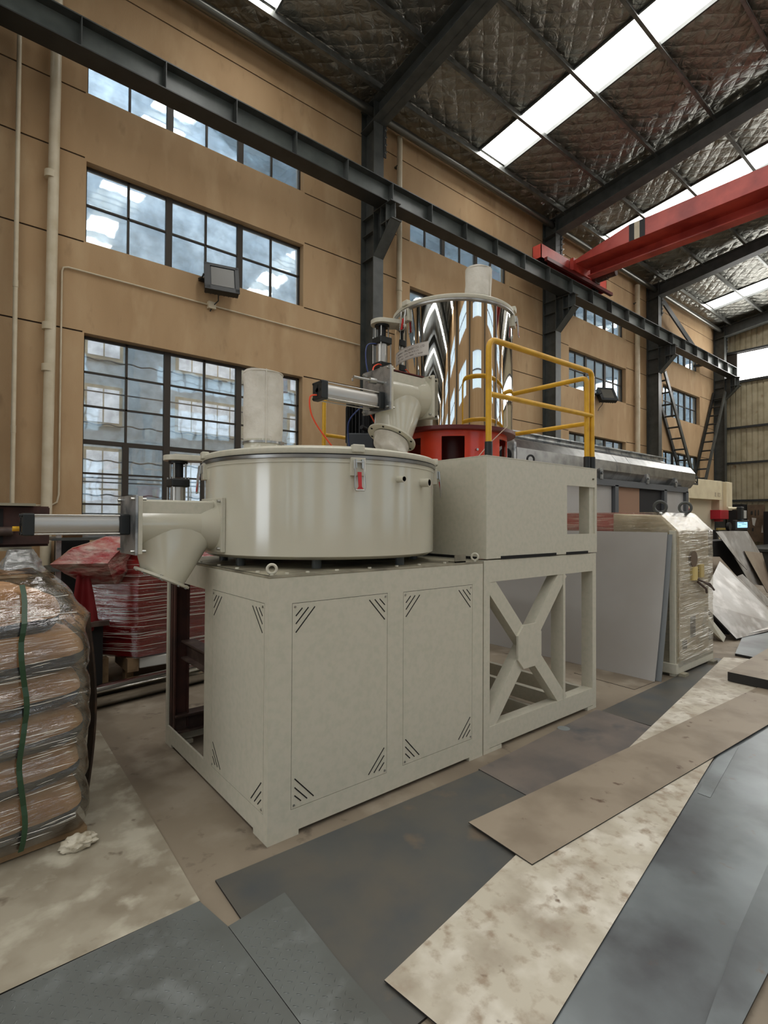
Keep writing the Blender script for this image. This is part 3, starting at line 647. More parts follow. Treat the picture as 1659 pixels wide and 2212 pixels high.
# deck details
def eyebolt(root, x, y, z, ax, mat=cream, R=.022, r=.007):
    build('lifting_eye', MB().ring((x, y, z + R + .008), ax, R, r).cyl((x, y, z), (x, y, z + .012), r * 1.5, n=12), mat, root)
eyebolt(cm, 1.215, 2.33, zt_, (.5, 1, 0)); eyebolt(cm, 2.70, 2.33, zt_, (.9, .6, 0)); eyebolt(cm, 1.22, 3.76, zt_, (0, 1, 0))
build('corner_bracket', MB().box(2.50, 2.60, 2.32, 2.328, zt_, zt_ + .05).box(2.50, 2.60, 2.32, 2.38, zt_, zt_ + .008).cyl((2.585, 2.36, zt_ + .02), (2.62, 2.35, zt_ + .02), .009, n=8), creamdark, cm, smooth=0)
for x in (1.30, 1.42, 1.60, 1.82, 2.02, 2.2, 2.42):
    build('deck_bolt', MB().cyl((x, 2.335, zt_), (x, 2.335, zt_ + .008), .011, n=6), cream, cm, smooth=0)
for y in (2.5, 2.75, 3.0, 3.3):
    build('deck_bolt', MB().cyl((1.225, y, zt_), (1.225, y, zt_ + .008), .011, n=6), cream, cm, smooth=0)
cx_, cy_, R_ = 1.96, 3.05, .757
for a in (-125, -75, -30, 30, 90, 150, -170):
    a = radians(a); build('support_peg', MB().cyl((cx_ + .64 * cos(a), cy_ + .64 * sin(a), zt_), (cx_ + .64 * cos(a), cy_ + .64 * sin(a), 1.34), .028, n=16), steelgray, cm)
# vat
build('vat_body', MB().lathe([(0, 1.332), (R_ - .03, 1.332), (R_, 1.350), (R_, 1.86), (R_ + .004, 1.862), (R_ + .004, 1.885), (R_ - .02, 1.885)], (cx_, cy_, 0), n=128), creamgloss, cm, smooth=50)
build('rim_band', MB().lathe([(R_ + .001, 1.886), (R_ + .012, 1.886), (R_ + .014, 1.903), (R_ + .001, 1.903)], (cx_, cy_, 0), n=128), steelb, cm, smooth=30, label='dull steel rim band')
build('rim_gap_shade', MB().lathe([(R_ - .02, 1.903), (R_ + .012, 1.903), (R_ + .012, 1.909), (R_ - .02, 1.909)], (cx_, cy_, 0), n=128), slotm, cm, smooth=30, label='black ring painted as the dark gap under the lid')  # black ring paints the shaded gap between rim and lid
build('vat_lid', MB().lathe([(R_ - .05, 1.909), (R_ + .010, 1.909), (R_ + .014, 1.915), (R_ + .014, 1.937), (R_ + .006, 1.945), (R_ - .06, 1.952), (R_ - .10, 1.966), (0, 1.985)], (cx_, cy_, 0), n=128), cream, cm, smooth=40)
def radial(a, r, z, cx=cx_, cy=cy_): return Vector((cx + r * cos(radians(a)), cy + r * sin(radians(a)), z))
def latch(root, a, R, ztop, cx, cy, lug=True, padm=cream):
    er = Vector((cos(radians(a)), sin(radians(a)), 0)); et = Vector((-er.y, er.x, 0)); ez = Vector((0, 0, 1)); o = Vector((cx, cy, ztop)) + er * R
    pad = build('latch_plate', MB().obox(o + er * .010 - ez * .045, et * .042, er * .012, ez * .05), padm, root, smooth=0, bevel=.002)
    m = MB(); m.obox(o + er * .026 - ez * .03 + et * .018, et * .004, er * .014, ez * .024).obox(o + er * .026 - ez * .03 - et * .018, et * .004, er * .014, ez * .024)
    m.cyl(o + er * .034 - ez * .022 - et * .024, o + er * .034 - ez * .022 + et * .024, .007, n=10)
    for s in (-1, 1): m.cyl(o + er * .036 + et * .026 * s - ez * .010, o + er * .040 + et * .026 * s - ez * .06, .0065, n=8)
    build('latch_clamp', m, bolt, root)
    tilt = er * .05
    lp = [o + er * .038 + et * .026 - ez * .03, o + er * .045 + et * .026 - ez * .07, o + tilt + et * .030 - ez * .16, o + tilt * 1.02 + et * .024 - ez * .175, o + tilt * 1.02 - et * .024 - ez * .175, o + tilt - et * .030 - ez * .16, o + er * .045 - et * .026 - ez * .07, o + er * .038 - et * .026 - ez * .03]
    build('wire_loop', MB().tube(lp, .0045, 8), bolt, root)
    build('latch_handle', MB().prism([o + er * .036 - et * .011 - ez * .075, o + er * .036 + et * .011 - ez * .075, o + tilt + et * .009 - ez * .155, o + tilt + et * .018 - ez * .168, o + tilt - et * .018 - ez * .168, o + tilt - et * .009 - ez * .155], er * .006), handr, root, smooth=0, label='red dipped latch handle')
    if lug: build('lid_lug', MB().obox(o + er * .008 + ez * .055, et * .035, er * .022, ez * .022), padm, root, smooth=0, bevel=.006)
for a in (-108, 168, -42): latch(cm, a, R_, 1.885, cx_, cy_)
# nozzles
for (a, r, z, ln) in ((-87.5, .019, 1.785, .05), (-70.1, .026, 1.778, .055)):
    p = radial(a, R_ - .02, z); q = p + (p - Vector((cx_, cy_, z))).normalized() * (ln + .02)
    d = (q - p).normalized()
    nz = build('pipe_nozzle', MB().lathe([(r * .75, ln + .02), (r, ln + .02), (r, .018), (r * 1.25, .016), (r * 1.3, 0)], p, d, n=24), creamgloss, cm)
    build('bore', MB().lathe([(0, .0), (r * .74, 0), (r * .74, ln + .019)], p + d * .0, d, n=20), slotm, cm, label='dark pipe opening')
# filter bag on vat lid
def filter_bag(root, x, y, z0, z1, r, ang=0, lean=(0, 0)):
    m = MB(); n = 40; k = 26; vs = []; fs = []
    for j in range(k + 1):
        t = j / k; z = z0 + (z1 - z0) * t
        for i in range(n):
            a = 2 * pi * i / n
            rr = r * (1 - .04 * (1 - t) + .012 * sin(3 * a + 5 * t) * min(1, 4 * t)) + noise.noise(Vector((cos(a) * 2, sin(a) * 2, z * 9))) * r * .07 * min(1, 5 * t)
            if t > .96: rr *= .985
            vs.append((x + lean[0] * t + rr * cos(a), y + lean[1] * t + rr * sin(a), z + (0.006 * sin(2 * a + 1) if j == k else 0)))
    for j in range(k):
        for i in range(n): fs.append((j * n + i, j * n + (i + 1) % n, (j + 1) * n + (i + 1) % n, (j + 1) * n + i))
    vs.append((x + lean[0], y + lean[1], z1 + .004)); fs += [(k * n + i, k * n + (i + 1) % n, len(vs) - 1) for i in range(n)]
    m.add(vs, fs); b_ = build('filter_bag', m, fabric, root, smooth=60, label='white cloth filter bag')
    sm = MB(); pts = []
    for j in range(14):
        t = j / 13; pts.append((x + lean[0] * t + (r * 1.005) * cos(ang), y + lean[1] * t + (r * 1.005) * sin(ang), z0 + (z1 - z0) * t))
    build('seam', MB().tube(pts, .0035, 6), fabric, b_)
    build('hem', MB().ring((x + lean[0], y + lean[1], z1 - .008), (0, 0, 1), r * .985, .004, 40, 6), fabric, b_)
    return b_
bx_, by_ = 1.615, 3.24
build('lid_neck', MB().lathe([(.19, 1.955), (.19, 1.985), (.135, 2.0), (.126, 2.02), (.126, 2.075)], (bx_, by_, 0), n=48), creamgloss, cm)
filter_bag(cm, bx_, by_, 2.045, 2.525, .131, radians(-108))
build('hose_clamp', MB().lathe([(.131, 2.048), (.133, 2.048), (.133, 2.062), (.131, 2.062)], (bx_, by_, 0), n=48).obox((bx_ + .08, by_ - .11, 2.055), (.018, .01, 0), (.004, -.007, 0), (0, 0, .009)), bolt, cm)
build('inlet_collar', MB().lathe([(.17, 1.97), (.17, 1.99), (.13, 1.992), (.13, 2.0)], (2.50, 3.10, 0), n=40), creamgloss, cm)
# lid lift: arm and vertical air cylinder
def air_cyl_v(root, x, y, ztop, zbot, s, arm_to, armz):
    ax_, ay_ = arm_to
    d = Vector((ax_ - x, ay_ - y, 0)); l = d.length; d.normalize(); e = Vector((-d.y, d.x, 0)); c0 = Vector((x, y, armz))
    pts = []
    for i in range(13):
        a = pi / 2 + pi * i / 12; pts.append(c0 + (e * sin(a) + d * cos(a)) * .085 * s)
    pts += [c0 + d * l - e * .06 * s, c0 + d * l + e * .06 * s]
    build('lift_arm', MB().prism(pts, (0, 0, .032 * s)), cream, root, smooth=30, bevel=.003)
    build('pivot_hub', MB().cyl((x, y, armz), (x, y, armz - .015 * s), .055 * s, n=24).cyl((x, y, armz), (x, y, ztop + .012), .030 * s, n=20), blackm, root)
    m = MB()
    for i in range(4):
        a = pi / 4 + i * pi / 2; px, py = x + .048 * s * cos(a), y + .048 * s * sin(a); m.cyl((px, py, ztop - .005), (px, py, armz - .005), .006, n=8)
    build('standoff_bolt', m, bolt, root)
    h = .055 * s
    build('end_cap', MB().box(x - h, x + h, y - h, y + h, ztop - .05 * s, ztop), blackp, root, smooth=0, bevel=.008)
    build('end_cap', MB().box(x - h, x + h, y - h, y + h, zbot, zbot + .05 * s), blackp, root, smooth=0, bevel=.008)
    build('cylinder_barrel', MB().cyl((x, y, zbot + .05 * s), (x, y, ztop - .05 * s), .043 * s, n=28), alu, root)
    m = MB()
    for sx in (-1, 1):
        for sy in (-1, 1): m.cyl((x + sx * h * .85, y + sy * h * .85, zbot - .01), (x + sx * h * .85, y + sy * h * .85, ztop + .01), .0055, n=8).cyl((x + sx * h * .85, y + sy * h * .85, zbot - .008), (x + sx * h * .85, y + sy * h * .85, zbot + .004), .010, n=6)
    build('tie_rod', m, bolt, root)
air_cyl_v(cm, 1.125, 3.43, 1.805, 1.60, 1.05, (1.30, 3.36), 1.918)
build('column_bracket', MB().box(1.07, 1.26, 3.37, 3.50, 1.58, 1.60).box(1.22, 1.26, 3.37, 3.5, 1.38, 1.6), cream, cm, smooth=0)
# discharge chute (shared by both mixers), axis along -x
def chute(root, xw, y, z, L_, s, tilt, spout_len, sp_shift, bag=False, fk=1.0):
    """xw: x of the wall flange; body runs to xw-L_; spout points down tilted by tilt"""
    xo = xw - L_; R = .118 * s
    build('wall_flange', MB().box(xw - .012, xw + .012, y - .155 * s, y + .155 * s, z - .155 * s, z + .155 * s), cream, root, smooth=0, bevel=.002)
    build('outer_flange', MB().box(xo - .012, xo + .010, y - .15 * s, y + .15 * s, z - .15 * s, z + .15 * s), cream, root, smooth=0, bevel=.002)
    m = MB()
    m.cyl((xo, y, z), (xw, y, z), R, n=40, caps=False)
    m.cyl((xw - .11 * s, y, z), (xw, y, z), R, .15 * s, n=40, caps=False)
    build('chute_tube', m, creamgloss, root, smooth=50)
    # square top infill
    build('top_saddle', MB().prism([(xo, y - .10 * s, z + .05 * s), (xo, y + .10 * s, z + .05 * s), (xo, y + .10 * s, z + .135 * s), (xo, y - .10 * s, z + .135 * s)], (L_ - .03, 0, 0)), cream, root, smooth=0, bevel=.01)
    # spout: loft from saddle ellipse to circular outlet
    ca, sa = cos(tilt), sin(tilt)
    oc = Vector((xo + sp_shift, y, z - spout_len))
    X = Vector((ca, 0, -sa)); Y = Vector((0, 1, 0)); Ro = .122 * s * fk
    xm = (xo + xw) / 2; hx = L_ / 2 * .98
    m = MB(); n = 40; vs = []; fs = []; k = 10
    for j in range(k + 1):
        t = j / k; tt = max(0, (t - .1) / .9)
        for i in range(n):
            a = 2 * pi * i / n; e_ = .75
            ca_, sa_ = cos(a), sin(a)
            top = Vector((xm + hx * math.copysign(abs(ca_) ** e_, ca_), y + R * .985 * math.copysign(abs(sa_) ** .9, sa_), z - (R * .1 if j == 0 else R * .62)))
            bot = oc + X * Ro * ca_ + Y * Ro * sa_
            vs.append(top.lerp(bot, tt))
    for j in range(k):
        for i in range(n): fs.append((j * n + (i + 1) % n, j * n + i, (j + 1) * n + i, (j + 1) * n + (i + 1) % n))
    m.add(vs, fs); build('chute_spout', m, creamgloss, root, smooth=60)
    nrm = Vector((-sa, 0, -ca))
    build('outlet_flange', MB().lathe([(Ro * .9, 0), (.155 * s * fk, 0), (.155 * s * fk, .013), (Ro * .9, .013), (Ro * .9, 0)], oc - nrm * .002, nrm, n=48), cream, root, smooth=30)
    m = MB()
    u = nrm.orthogonal().normalized(); w_ = nrm.cross(u)
    for i in range(8):
        a = 2 * pi * i / 8 + .3; p = oc + (u * cos(a) + w_ * sin(a)) * .138 * s * fk; m.cyl(p - nrm * .006, p + nrm * .016, .008 * s, n=8)
    build('flange_bolt', m, slotm if bag else bolt, root, smooth=0, kind='stuff')
    # steel mounting plate and horizontal air cylinder
    build('mounting_plate', MB().box(xo - .026, xo - .014, y - .155 * s, y + .155 * s, z - .155 * s, z + .155 * s), galv, root, smooth=0, bevel=.001)
    m = MB()
    for sy in (-1, 1):
        for sz in (-1, 1):
            for xx in (xo, xw): m.cyl((xx - .045 if xx == xo else xx - .03, y + sy * .135 * s, z + sz * .135 * s), (xx + .03 if xx == xo else xx + .012, y + sy * .135 * s, z + sz * .135 * s), .008, n=8)
    build('corner_bolt', m, bolt, root, kind='stuff')
    return xo
def air_cyl_h(root, xr, xl, y, z, h):
    build('end_cap', MB().box(xr - .05, xr, y - h, y + h, z - h, z + h), blackp, root, smooth=0, bevel=.008)
    build('end_cap', MB().box(xl, xl + .05, y - h, y + h, z - h, z + h), blackp, root, smooth=0, bevel=.008)
    r = h * .86; pts = []
    for i in range(4):
        for q in (-.38, -.22, 0, .22, .38):
            a = i * pi / 2 + pi / 4 + q; rad = r * (1.12 if q == 0 else 1.0) if abs(q) < .3 else r * .97
            pts.append((xl + .05, y + rad * cos(a), z + rad * sin(a)))
    build('cylinder_barrel', MB().prism(pts, (xr - xl - .10, 0, 0)), alu, root, smooth=50)
    m = MB()
    for sy in (-1, 1):
        for sz in (-1, 1): m.cyl((xl + .045, y + sy * h * .84, z + sz * h * .84), (xr - .045, y + sy * h * .84, z + sz * h * .84), .0045, n=8)
    build('tie_rod', m, alu, root)
    m = MB().box(xl - .003, xl + .001, y - h * .62, y + h * .62, z - .008, z + .008).box(xl - .003, xl + .001, y - .008, y + .008, z - h * .62, z + h * .62)
    m.prism([(xl - .003, y - .02, z), (xl - .003, y, z - .02), (xl - .003, y + .02, z), (xl - .003, y, z + .02)], (.004, 0, 0))
    for sy in (-1, 1):
        for sz in (-1, 1): m.cyl((xl - .004, y + sy * h * .8, z + sz * h * .8), (xl + .002, y + sy * h * .8, z + sz * h * .8), .008, n=8)
    build('cap_detail', m, blackm, root, smooth=0)
xo = chute(cm, 1.205, 3.05, 1.518, .44, 1.0, radians(25), .29, .155)
air_cyl_h(cm, xo - .026, .268, 3.05, 1.520, .055)
build('hose_fitting', MB().cyl((.262, 3.06, 1.50), (.235, 3.06, 1.50), .012, n=12), yellow, cm, label='brass coloured hose fitting')
build('sight_reflector', MB().lathe([(R_ + .0015, 1.37), (R_ + .0015, 1.60)], (cx_, cy_, 0), n=6, a0=radians(176), a1=radians(186)), steelb, cm, smooth=40, label='bare steel patch beside the flange') if False else None

# ================================================================ HEATING MIXER
hm = thing('heating_mixer', 'cream open X-braced frame and platform box carrying a tall mirror-polished mixing tank', 'mixer', (3.48, 3.2, 0))
fx0, fx1 = 2.752, 4.19
# front frame bars
def hbar(name, pts, t=.10, mat=cream, yy_=2.296, **k): return build(name, MB().prism([(a, yy_ + (.0008 if 'rail' in name else 0), b) for a, b in pts], (0, t, 0)), mat, hm, smooth=0, **k)
hbar('frame_post', [(fx0, .025), (fx0 + .062, .025), (fx0 + .062, 1.285), (fx0, 1.285)], .012)
hbar('frame_post', [(3.700, .16), (3.728, .16), (3.728, 1.14), (3.700, 1.14)], .11)
hbar('frame_post', [(4.135, .025), (fx1, .025), (fx1, 1.285), (4.135, 1.285)], .10)
hbar('bottom_rail', [(fx0 + .001, .030), (fx1 - .001, .030), (fx1 - .001, .170), (fx0 + .001, .170)], .085)
hbar('top_rail', [(fx0 + .001, 1.138), (fx1 - .001, 1.138), (fx1 - .001, 1.284), (fx0 + .001, 1.284)], .09)
for (p, q) in (((2.81, .165), (3.70, 1.138)), ((2.81, 1.138), (3.70, .165))):
    a = Vector((p[0], 0, p[1])); b = Vector((q[0], 0, q[1])); d = (b - a).normalized(); n_ = Vector((-d.z, 0, d.x)) * .052
    a -= d * .02; b += d * .02
    s_ = 1
    build('diagonal_brace', MB().prism([(a + n_) + Vector((0, 2.300, 0)), (a - n_) + Vector((0, 2.300, 0)), (b - n_) + Vector((0, 2.300, 0)), (b + n_) + Vector((0, 2.300, 0))], (0, .085 if p[1] < .5 else .078, 0)), cream, hm, smooth=0)
cxo, czo = 3.250, .652; pts = []
for (dx, dz) in ((-.075, .155), (.075, .155), (.14, .085), (.14, -.085), (.075, -.155), (-.075, -.155), (-.14, -.085), (-.14, .085)): pts.append((cxo + dx, czo + dz))
build('octagonal_gusset', MB().prism([(a, 2.283, b) for a, b in pts], (0, .017, 0)), cream, hm, smooth=0, bevel=.001)
build('foot', B(fx0, fx0 + .19, 2.296, 2.42, 0, .026), cream, hm, smooth=0)
build('foot', B(fx1 - .13, fx1, 2.296, 2.42, 0, .026), cream, hm, smooth=0)
# rear frame and side rails
m = MB().box(fx0, fx1, 4.33, 4.45, .03, .15).box(fx0, fx1, 4.33, 4.45, 1.16, 1.285).box(fx0, fx0 + .08, 4.35, 4.45, 0, 1.285).box(4.11, fx1, 4.35, 4.45, 0, 1.285)
build('rear_frame', m, cream, hm, smooth=0)
for (xa, xb) in ((2.80, 2.88), (3.42, 3.45), (3.78, 3.83), (4.14, fx1)):
    build('side_rail', MB().box(xa, xb, 2.39, 4.34, .04, .15), cream, hm, smooth=0)
build('side_rail', MB().box(fx0, fx0 + .06, 2.39, 4.34, 1.18, 1.285).box(4.13, fx1, 2.39, 4.34, 1.18, 1.285), cream, hm, smooth=0)
build('frame_post', MB().box(3.03, 3.06, 4.2, 4.3, .1, 1.2), cream, hm, smooth=0)
# platform box
zb0, zb1, yb1 = 1.293, 1.985, 4.45
m = MB()
plate_with_holes(m, 'y', 2.296, .012, 2.776, 4.205, zb0, zb1, [(3.753, 4.172, 1.447, 1.832)])
m.box(2.776, 2.788, 2.308, yb1, zb0, zb1)
m.box(4.193, 4.205, 4.33, yb1, zb0, zb1)
m.box(2.776, 4.205, 4.438, yb1, zb0, 1.447).box(2.776, 4.205, 4.438, yb1, 1.832, zb1).box(2.776, 3.70, 4.438, yb1, 1.447, 1.832)
m.box(4.105, 4.205, 2.308, 2.40, zb0, zb1).box(4.105, 4.205, 2.40, yb1, zb0, zb0 + .12).box(4.105, 4.205, 2.40, yb1, zb1 - .12, zb1)
m.box(3.70, 3.712, 2.308, yb1, zb0, zb1)
build('platform_box', m, cream, hm, smooth=0)
build('platform_deck', B(2.774, 4.207, 2.294, yb1, zb1, zb1 + .006), cream, hm, smooth=0)
for (a, b_) in ((2.93, 3.60), (3.74, 4.06)):
    build('gap_shade_strip', B(a, b_, 2.292, 2.297, 1.286, 1.308), slotm, hm, smooth=0, label='black strip painted as the shaded gap between frame and box')  # black strips paint the shade of the gap below the box
build('gap_shade_strip', B(2.774, 2.778, 2.36, 3.2, 1.286, 1.305), slotm, hm, smooth=0, label='black strip painted as the shaded gap on the left side')
build('lifting_eye', MB().ring((3.42, 2.40, zb1 + .035), (.35, 1, 0), .03, .008), blackm, hm)
build('deck_bolt', MB().cyl((4.14, 2.296, 1.90), (4.14, 2.285, 1.90), .008, n=10), creamdark, hm)
# railings
def rail(pts, r=.021, name='railing'): return build(name, MB().tube(pts, r, 14), yellow, hm)
def arc(c, a, b, p, n=6):
    """corner fillet between point a->c->b"""
    c = Vector(c); a = (Vector(a) - c).normalized() * p; b = (Vector(b) - c).normalized() * p
    return [c + a * (1 - t) ** 2 + b * t ** 2 for t in [i / n for i in range(n + 1)]]
A, Bp = (2.845, 2.335), (4.180, 2.325)
zt1 = 2.80
rail([(A[0], A[1], 2.0)] + arc((A[0], A[1], zt1), (A[0], A[1], 0), (Bp[0], Bp[1], zt1), .08) + arc((Bp[0], Bp[1], zt1 + .01), (A[0], A[1], zt1), (Bp[0], Bp[1], 0), .06) + [(Bp[0], Bp[1], 2.0)])
rail([(A[0], A[1], 2.42), (Bp[0], Bp[1], 2.44)], .019, 'mid_rail')
Sx = 4.125; zt2 = 2.755
rail([(Sx, 2.34, 2.0)] + arc((Sx, 2.34, zt2), (Sx, 2.34, 0), (Sx, 4.4, zt2), .05) + arc((Sx, 4.40, zt2), (Sx, 2.3, zt2), (2.85, 4.4, zt2), .06) + arc((2.85, 4.4, zt2), (4, 4.4, zt2), (2.85, 4.4, 0), .06) + [(2.85, 4.4, 2.0)])
rail([(Sx, 2.34, 2.37), (Sx, 4.40, 2.37), (2.85, 4.40, 2.39)], .019, 'mid_rail')
for p in (A, Bp, (Sx, 2.34), (2.85, 4.4)):
    build('post_sleeve', MB().cyl((p[0], p[1], zb1), (p[0], p[1], zb1 + .105), .027, n=20), blackp, hm)
# orange red stand with cut-outs
tx, ty, TR = 3.42, 3.21, .515
def shell(root, name, r, z0, z1, cuts, mat, t=.012):
    n = 144; vs = []; fs = []; zc = [z0, z0 + .035, z1 - .05, z1]
    for zi in zc:
        for rr in (r, r - t):
            for i in range(n): a = 2 * pi * i / n; vs.append((tx + rr * cos(a), ty + rr * sin(a), zi))
    def idx(zi, ri, i): return (zi * 2 + ri) * n + i % n
    def iscut(i): a = math.degrees(2 * pi * (i + .5) / n); return any(((a - c0) % 360) < (c1 - c0) for c0, c1 in cuts)
    for i in range(n):
        for zi in range(3):
            if zi == 1 and iscut(i): continue
            fs.append((idx(zi, 0, i), idx(zi, 0, i + 1), idx(zi + 1, 0, i + 1), idx(zi + 1, 0, i)))
            fs.append((idx(zi, 1, i + 1), idx(zi, 1, i), idx(zi + 1, 1, i), idx(zi + 1, 1, i + 1)))
        if iscut(i):
            fs.append((idx(1, 0, i), idx(1, 0, i + 1), idx(1, 1, i + 1), idx(1, 1, i))); fs.append((idx(2, 0, i + 1), idx(2, 0, i), idx(2, 1, i), idx(2, 1, i + 1)))
            if not iscut(i - 1): fs.append((idx(1, 0, i), idx(1, 1, i), idx(2, 1, i), idx(2, 0, i)))
            if not iscut(i + 1): fs.append((idx(1, 0, i + 1), idx(2, 0, i + 1), idx(2, 1, i + 1), idx(1, 1, i + 1)))
    return build(name, MB().add(vs, fs), mat, root, smooth=30)
shell(hm, 'tank_stand', .470, zb1, 2.272, [(-147 + 360, -126 + 360), (160, 189), (-82 + 360, -60 + 360), (-30 + 360, -5 + 360), (40, 65), (105, 130)], redor)
build('stand_core', MB().cyl((tx, ty, zb1), (tx, ty, 2.27), .25, n=32), redark, hm, label='dark red hub inside the stand')
build('stand_flange', MB().lathe([(.2, 2.268), (.535, 2.268), (.538, 2.272), (.538, 2.30), (.2, 2.30)], (tx, ty, 0), n=96), redark, hm, smooth=30)
for a in (-113, -101):
    p = Vector((tx, ty, 2.115)) + Vector((cos(radians(a)), sin(radians(a)), 0)) * .47; d = Vector((cos(radians(a)), sin(radians(a)), 0))
    build('stand_bolt', MB().cyl(p, p + d * .02, .010, n=10), bolt, hm)
build('pale_cord', MB().tube([(3.12, 2.76, 1.995), (3.2, 2.72, 2.06), (3.32, 2.71, 2.17), (3.42, 2.62, 2.30), (3.47, 2.66, 2.42), (3.50, 2.69, 2.56)], .0035, 6), cordm, hm)
# tank
build('tank_body', MB().lathe([(TR - .03, 2.30), (TR, 2.302), (TR, 3.285), (TR + .004, 3.288)], (tx, ty, 0), n=160), chrome, hm, smooth=25, label='mirror-polished stainless tank wall')
build('tank_seam', MB().lathe([(TR + .0012, 2.303), (TR + .0012, 3.285)], (tx, ty, 0), n=4, a0=radians(-95.2), a1=radians(-94.0)), steelb, hm, smooth=40)
build('tank_rim', MB().lathe([(TR - .02, 3.283), (TR + .012, 3.283), (TR + .015, 3.288), (TR + .015, 3.300), (TR - .02, 3.302)], (tx, ty, 0), n=120), steelb, hm, smooth=30)
build('tank_lid', MB().lathe([(TR - .04, 3.303), (TR + .012, 3.303), (TR + .016, 3.308), (TR + .016, 3.330), (TR + .006, 3.338), (TR - .08, 3.345), (0, 3.365)], (tx, ty, 0), n=120), cream, hm, smooth=40)
for a in (176, -60, 60): latch(hm, a, TR, 3.285, tx, ty)
build('lid_neck', MB().lathe([(.19, 3.345), (.19, 3.385), (.165, 3.40), (.118, 3.405), (.118, 3.46)], (3.50, 3.0, 0), n=48), creamgloss, hm)
filter_bag(hm, 3.53, 3.02, 3.40, 3.73, .115, radians(-80), (.01, 0))
build('lid_hinge', MB().obox((3.28, 3.05, 3.37), (.09, -.05, .012), (.02, .03, 0), (0, 0, .014)), cream, hm, smooth=0, bevel=.004)
air_cyl_v(hm, 2.86, 3.515, 3.115, 2.84, 1.15, (3.02, 3.42), 3.225)
build('lift_bracket', MB().box(2.80, 3.0, 3.46, 3.56, 2.82, 2.84), steelgray, hm, smooth=0)
# nameplate wrapped on the tank
def wrap(a, r, z): return (tx + r * cos(a), ty + r * sin(a), z)
m = MB(); A0, A1 = radians(152), radians(-158.5 + 360); n = 14; vs = []; fs = []
for i in range(n + 1):
    a = A0 + (A1 - A0) * i / n
    for z in (2.872, 2.982): vs.append(wrap(a, TR + .002, z))
for i in range(n): fs.append((2 * i, 2 * i + 2, 2 * i + 3, 2 * i + 1))
npl = build('nameplate', m.add(vs, fs), labelm, hm, smooth=60, label='silver maker nameplate with blurred lettering')
m = MB()
for (za, zb_) in ((2.876, 2.8775), (2.9765, 2.978)):
    vs = []; fs = []
    for i in range(n + 1):
        a = A0 + .03 + (A1 - A0 - .06) * i / n
        for z in (za, zb_): vs.append(wrap(a, TR + .0028, z))
    for i in range(n): fs.append((2 * i, 2 * i + 2, 2 * i + 3, 2 * i + 1))
    m.add(vs, fs)
build('border_line', m, inkm, npl, smooth=0)
def text_mesh(s, size):
    cu = bpy.data.curves.new('text_line', 'FONT'); cu.body = s; cu.size = size; cu.resolution_u = 2
    o = bpy.data.objects.new('text_line', cu); C.objects.link(o); dg = bpy.context.evaluated_depsgraph_get(); me = bpy.data.meshes.new_from_object(o.evaluated_get(dg))
    vs = [v.co.copy() for v in me.vertices]; fs = [tuple(p.vertices) for p in me.polygons]; bpy.data.objects.remove(o); bpy.data.curves.remove(cu); return vs, fs
def wrapped_text(s, size, u0, z0, w_):
    vs, fs = text_mesh(s, size); mx = max(v.x for v in vs); k = w_ / mx
    out = [wrap(A0 + (u0 + v.x * k) / TR, TR + .003, z0 + v.y) for v in vs]
    build('lettering', MB().add(out, fs), inkm, npl, smooth=0)
W_ = (A1 - A0) * TR
wrapped_text('MACHINERY CO., LTD', .026, W_ * .42, 2.943, W_ * .50)
for (u, z, l) in ((.14, 2.946, .22), (.16, 2.918, .20), (.42, 2.920, .10), (.55, 2.921, .25), (.16, 2.892, .24), (.45, 2.894, .10), (.58, 2.895, .30)):
    mm = MB(); q = int(l * 60)
    for i in range(q):
        if random.random() < .2: continue
        a = A0 + (u + l * i / q) * (A1 - A0); da = (A1 - A0) * l / q * .6; h = .006 + random.random() * .005
        mm.add([wrap(a, TR + .003, z), wrap(a + da, TR + .003, z), wrap(a + da, TR + .003, z + h), wrap(a, TR + .003, z + h)], [(0, 1, 2, 3)])
    build('worn_lettering', mm, inkm, npl, smooth=0, kind='stuff')
# upper chute from tank
xo = chute(hm, 2.915, 3.10, 2.522, .42, 1.06, radians(26), .335, .13, bag=True, fk=1.17)
air_cyl_h(hm, xo - .026, 1.925, 3.06, 2.43, .064)
build('sensor_rod', MB().cyl((2.20, 3.02, 2.565), (2.48, 3.02, 2.565), .010, n=12).cyl((2.34, 3.02, 2.565), (2.40, 3.02, 2.565), .022, n=14).cyl((2.22, 3.06, 2.565), (2.22, 3.06, 2.545), .006, n=8), bolt, hm)
build('top_gasket', MB().box(2.53, 2.86, 2.99, 3.2, 2.668, 2.676), redark, hm, smooth=0)
# cloth sock under the outlet
m = MB(); vs = []; fs = []; n = 40; k = 14; oc = Vector((2.622, 3.10, 2.180)); nrm = Vector((-sin(radians(26)), 0, -cos(radians(26)))); u = Vector((cos(radians(26)), 0, -sin(radians(26)))); w_ = Vector((0, 1, 0))
for j in range(k + 1):
    t = j / k; c = oc + nrm * (.01) + (nrm * .10 + Vector((.05, 0, -.10))) * t * .9
    for i in range(n):
        a = 2 * pi * i / n; rr = .140 * (1 - .45 * t * t) * (1 + .14 * sin(5 * a + 4 * t) * t) + noise.noise(Vector((cos(a) * 2, sin(a) * 2, t * 4))) * .06 * t
        vs.append(c + (u * cos(a) + w_ * sin(a)) * rr)
for j in range(k):
    for i in range(n): fs.append((j * n + (i + 1) % n, j * n + i, (j + 1) * n + i, (j + 1) * n + (i + 1) % n))
build('outlet_sock', m.add(vs, fs), fabric, hm, smooth=60, label='crumpled white cloth sock')
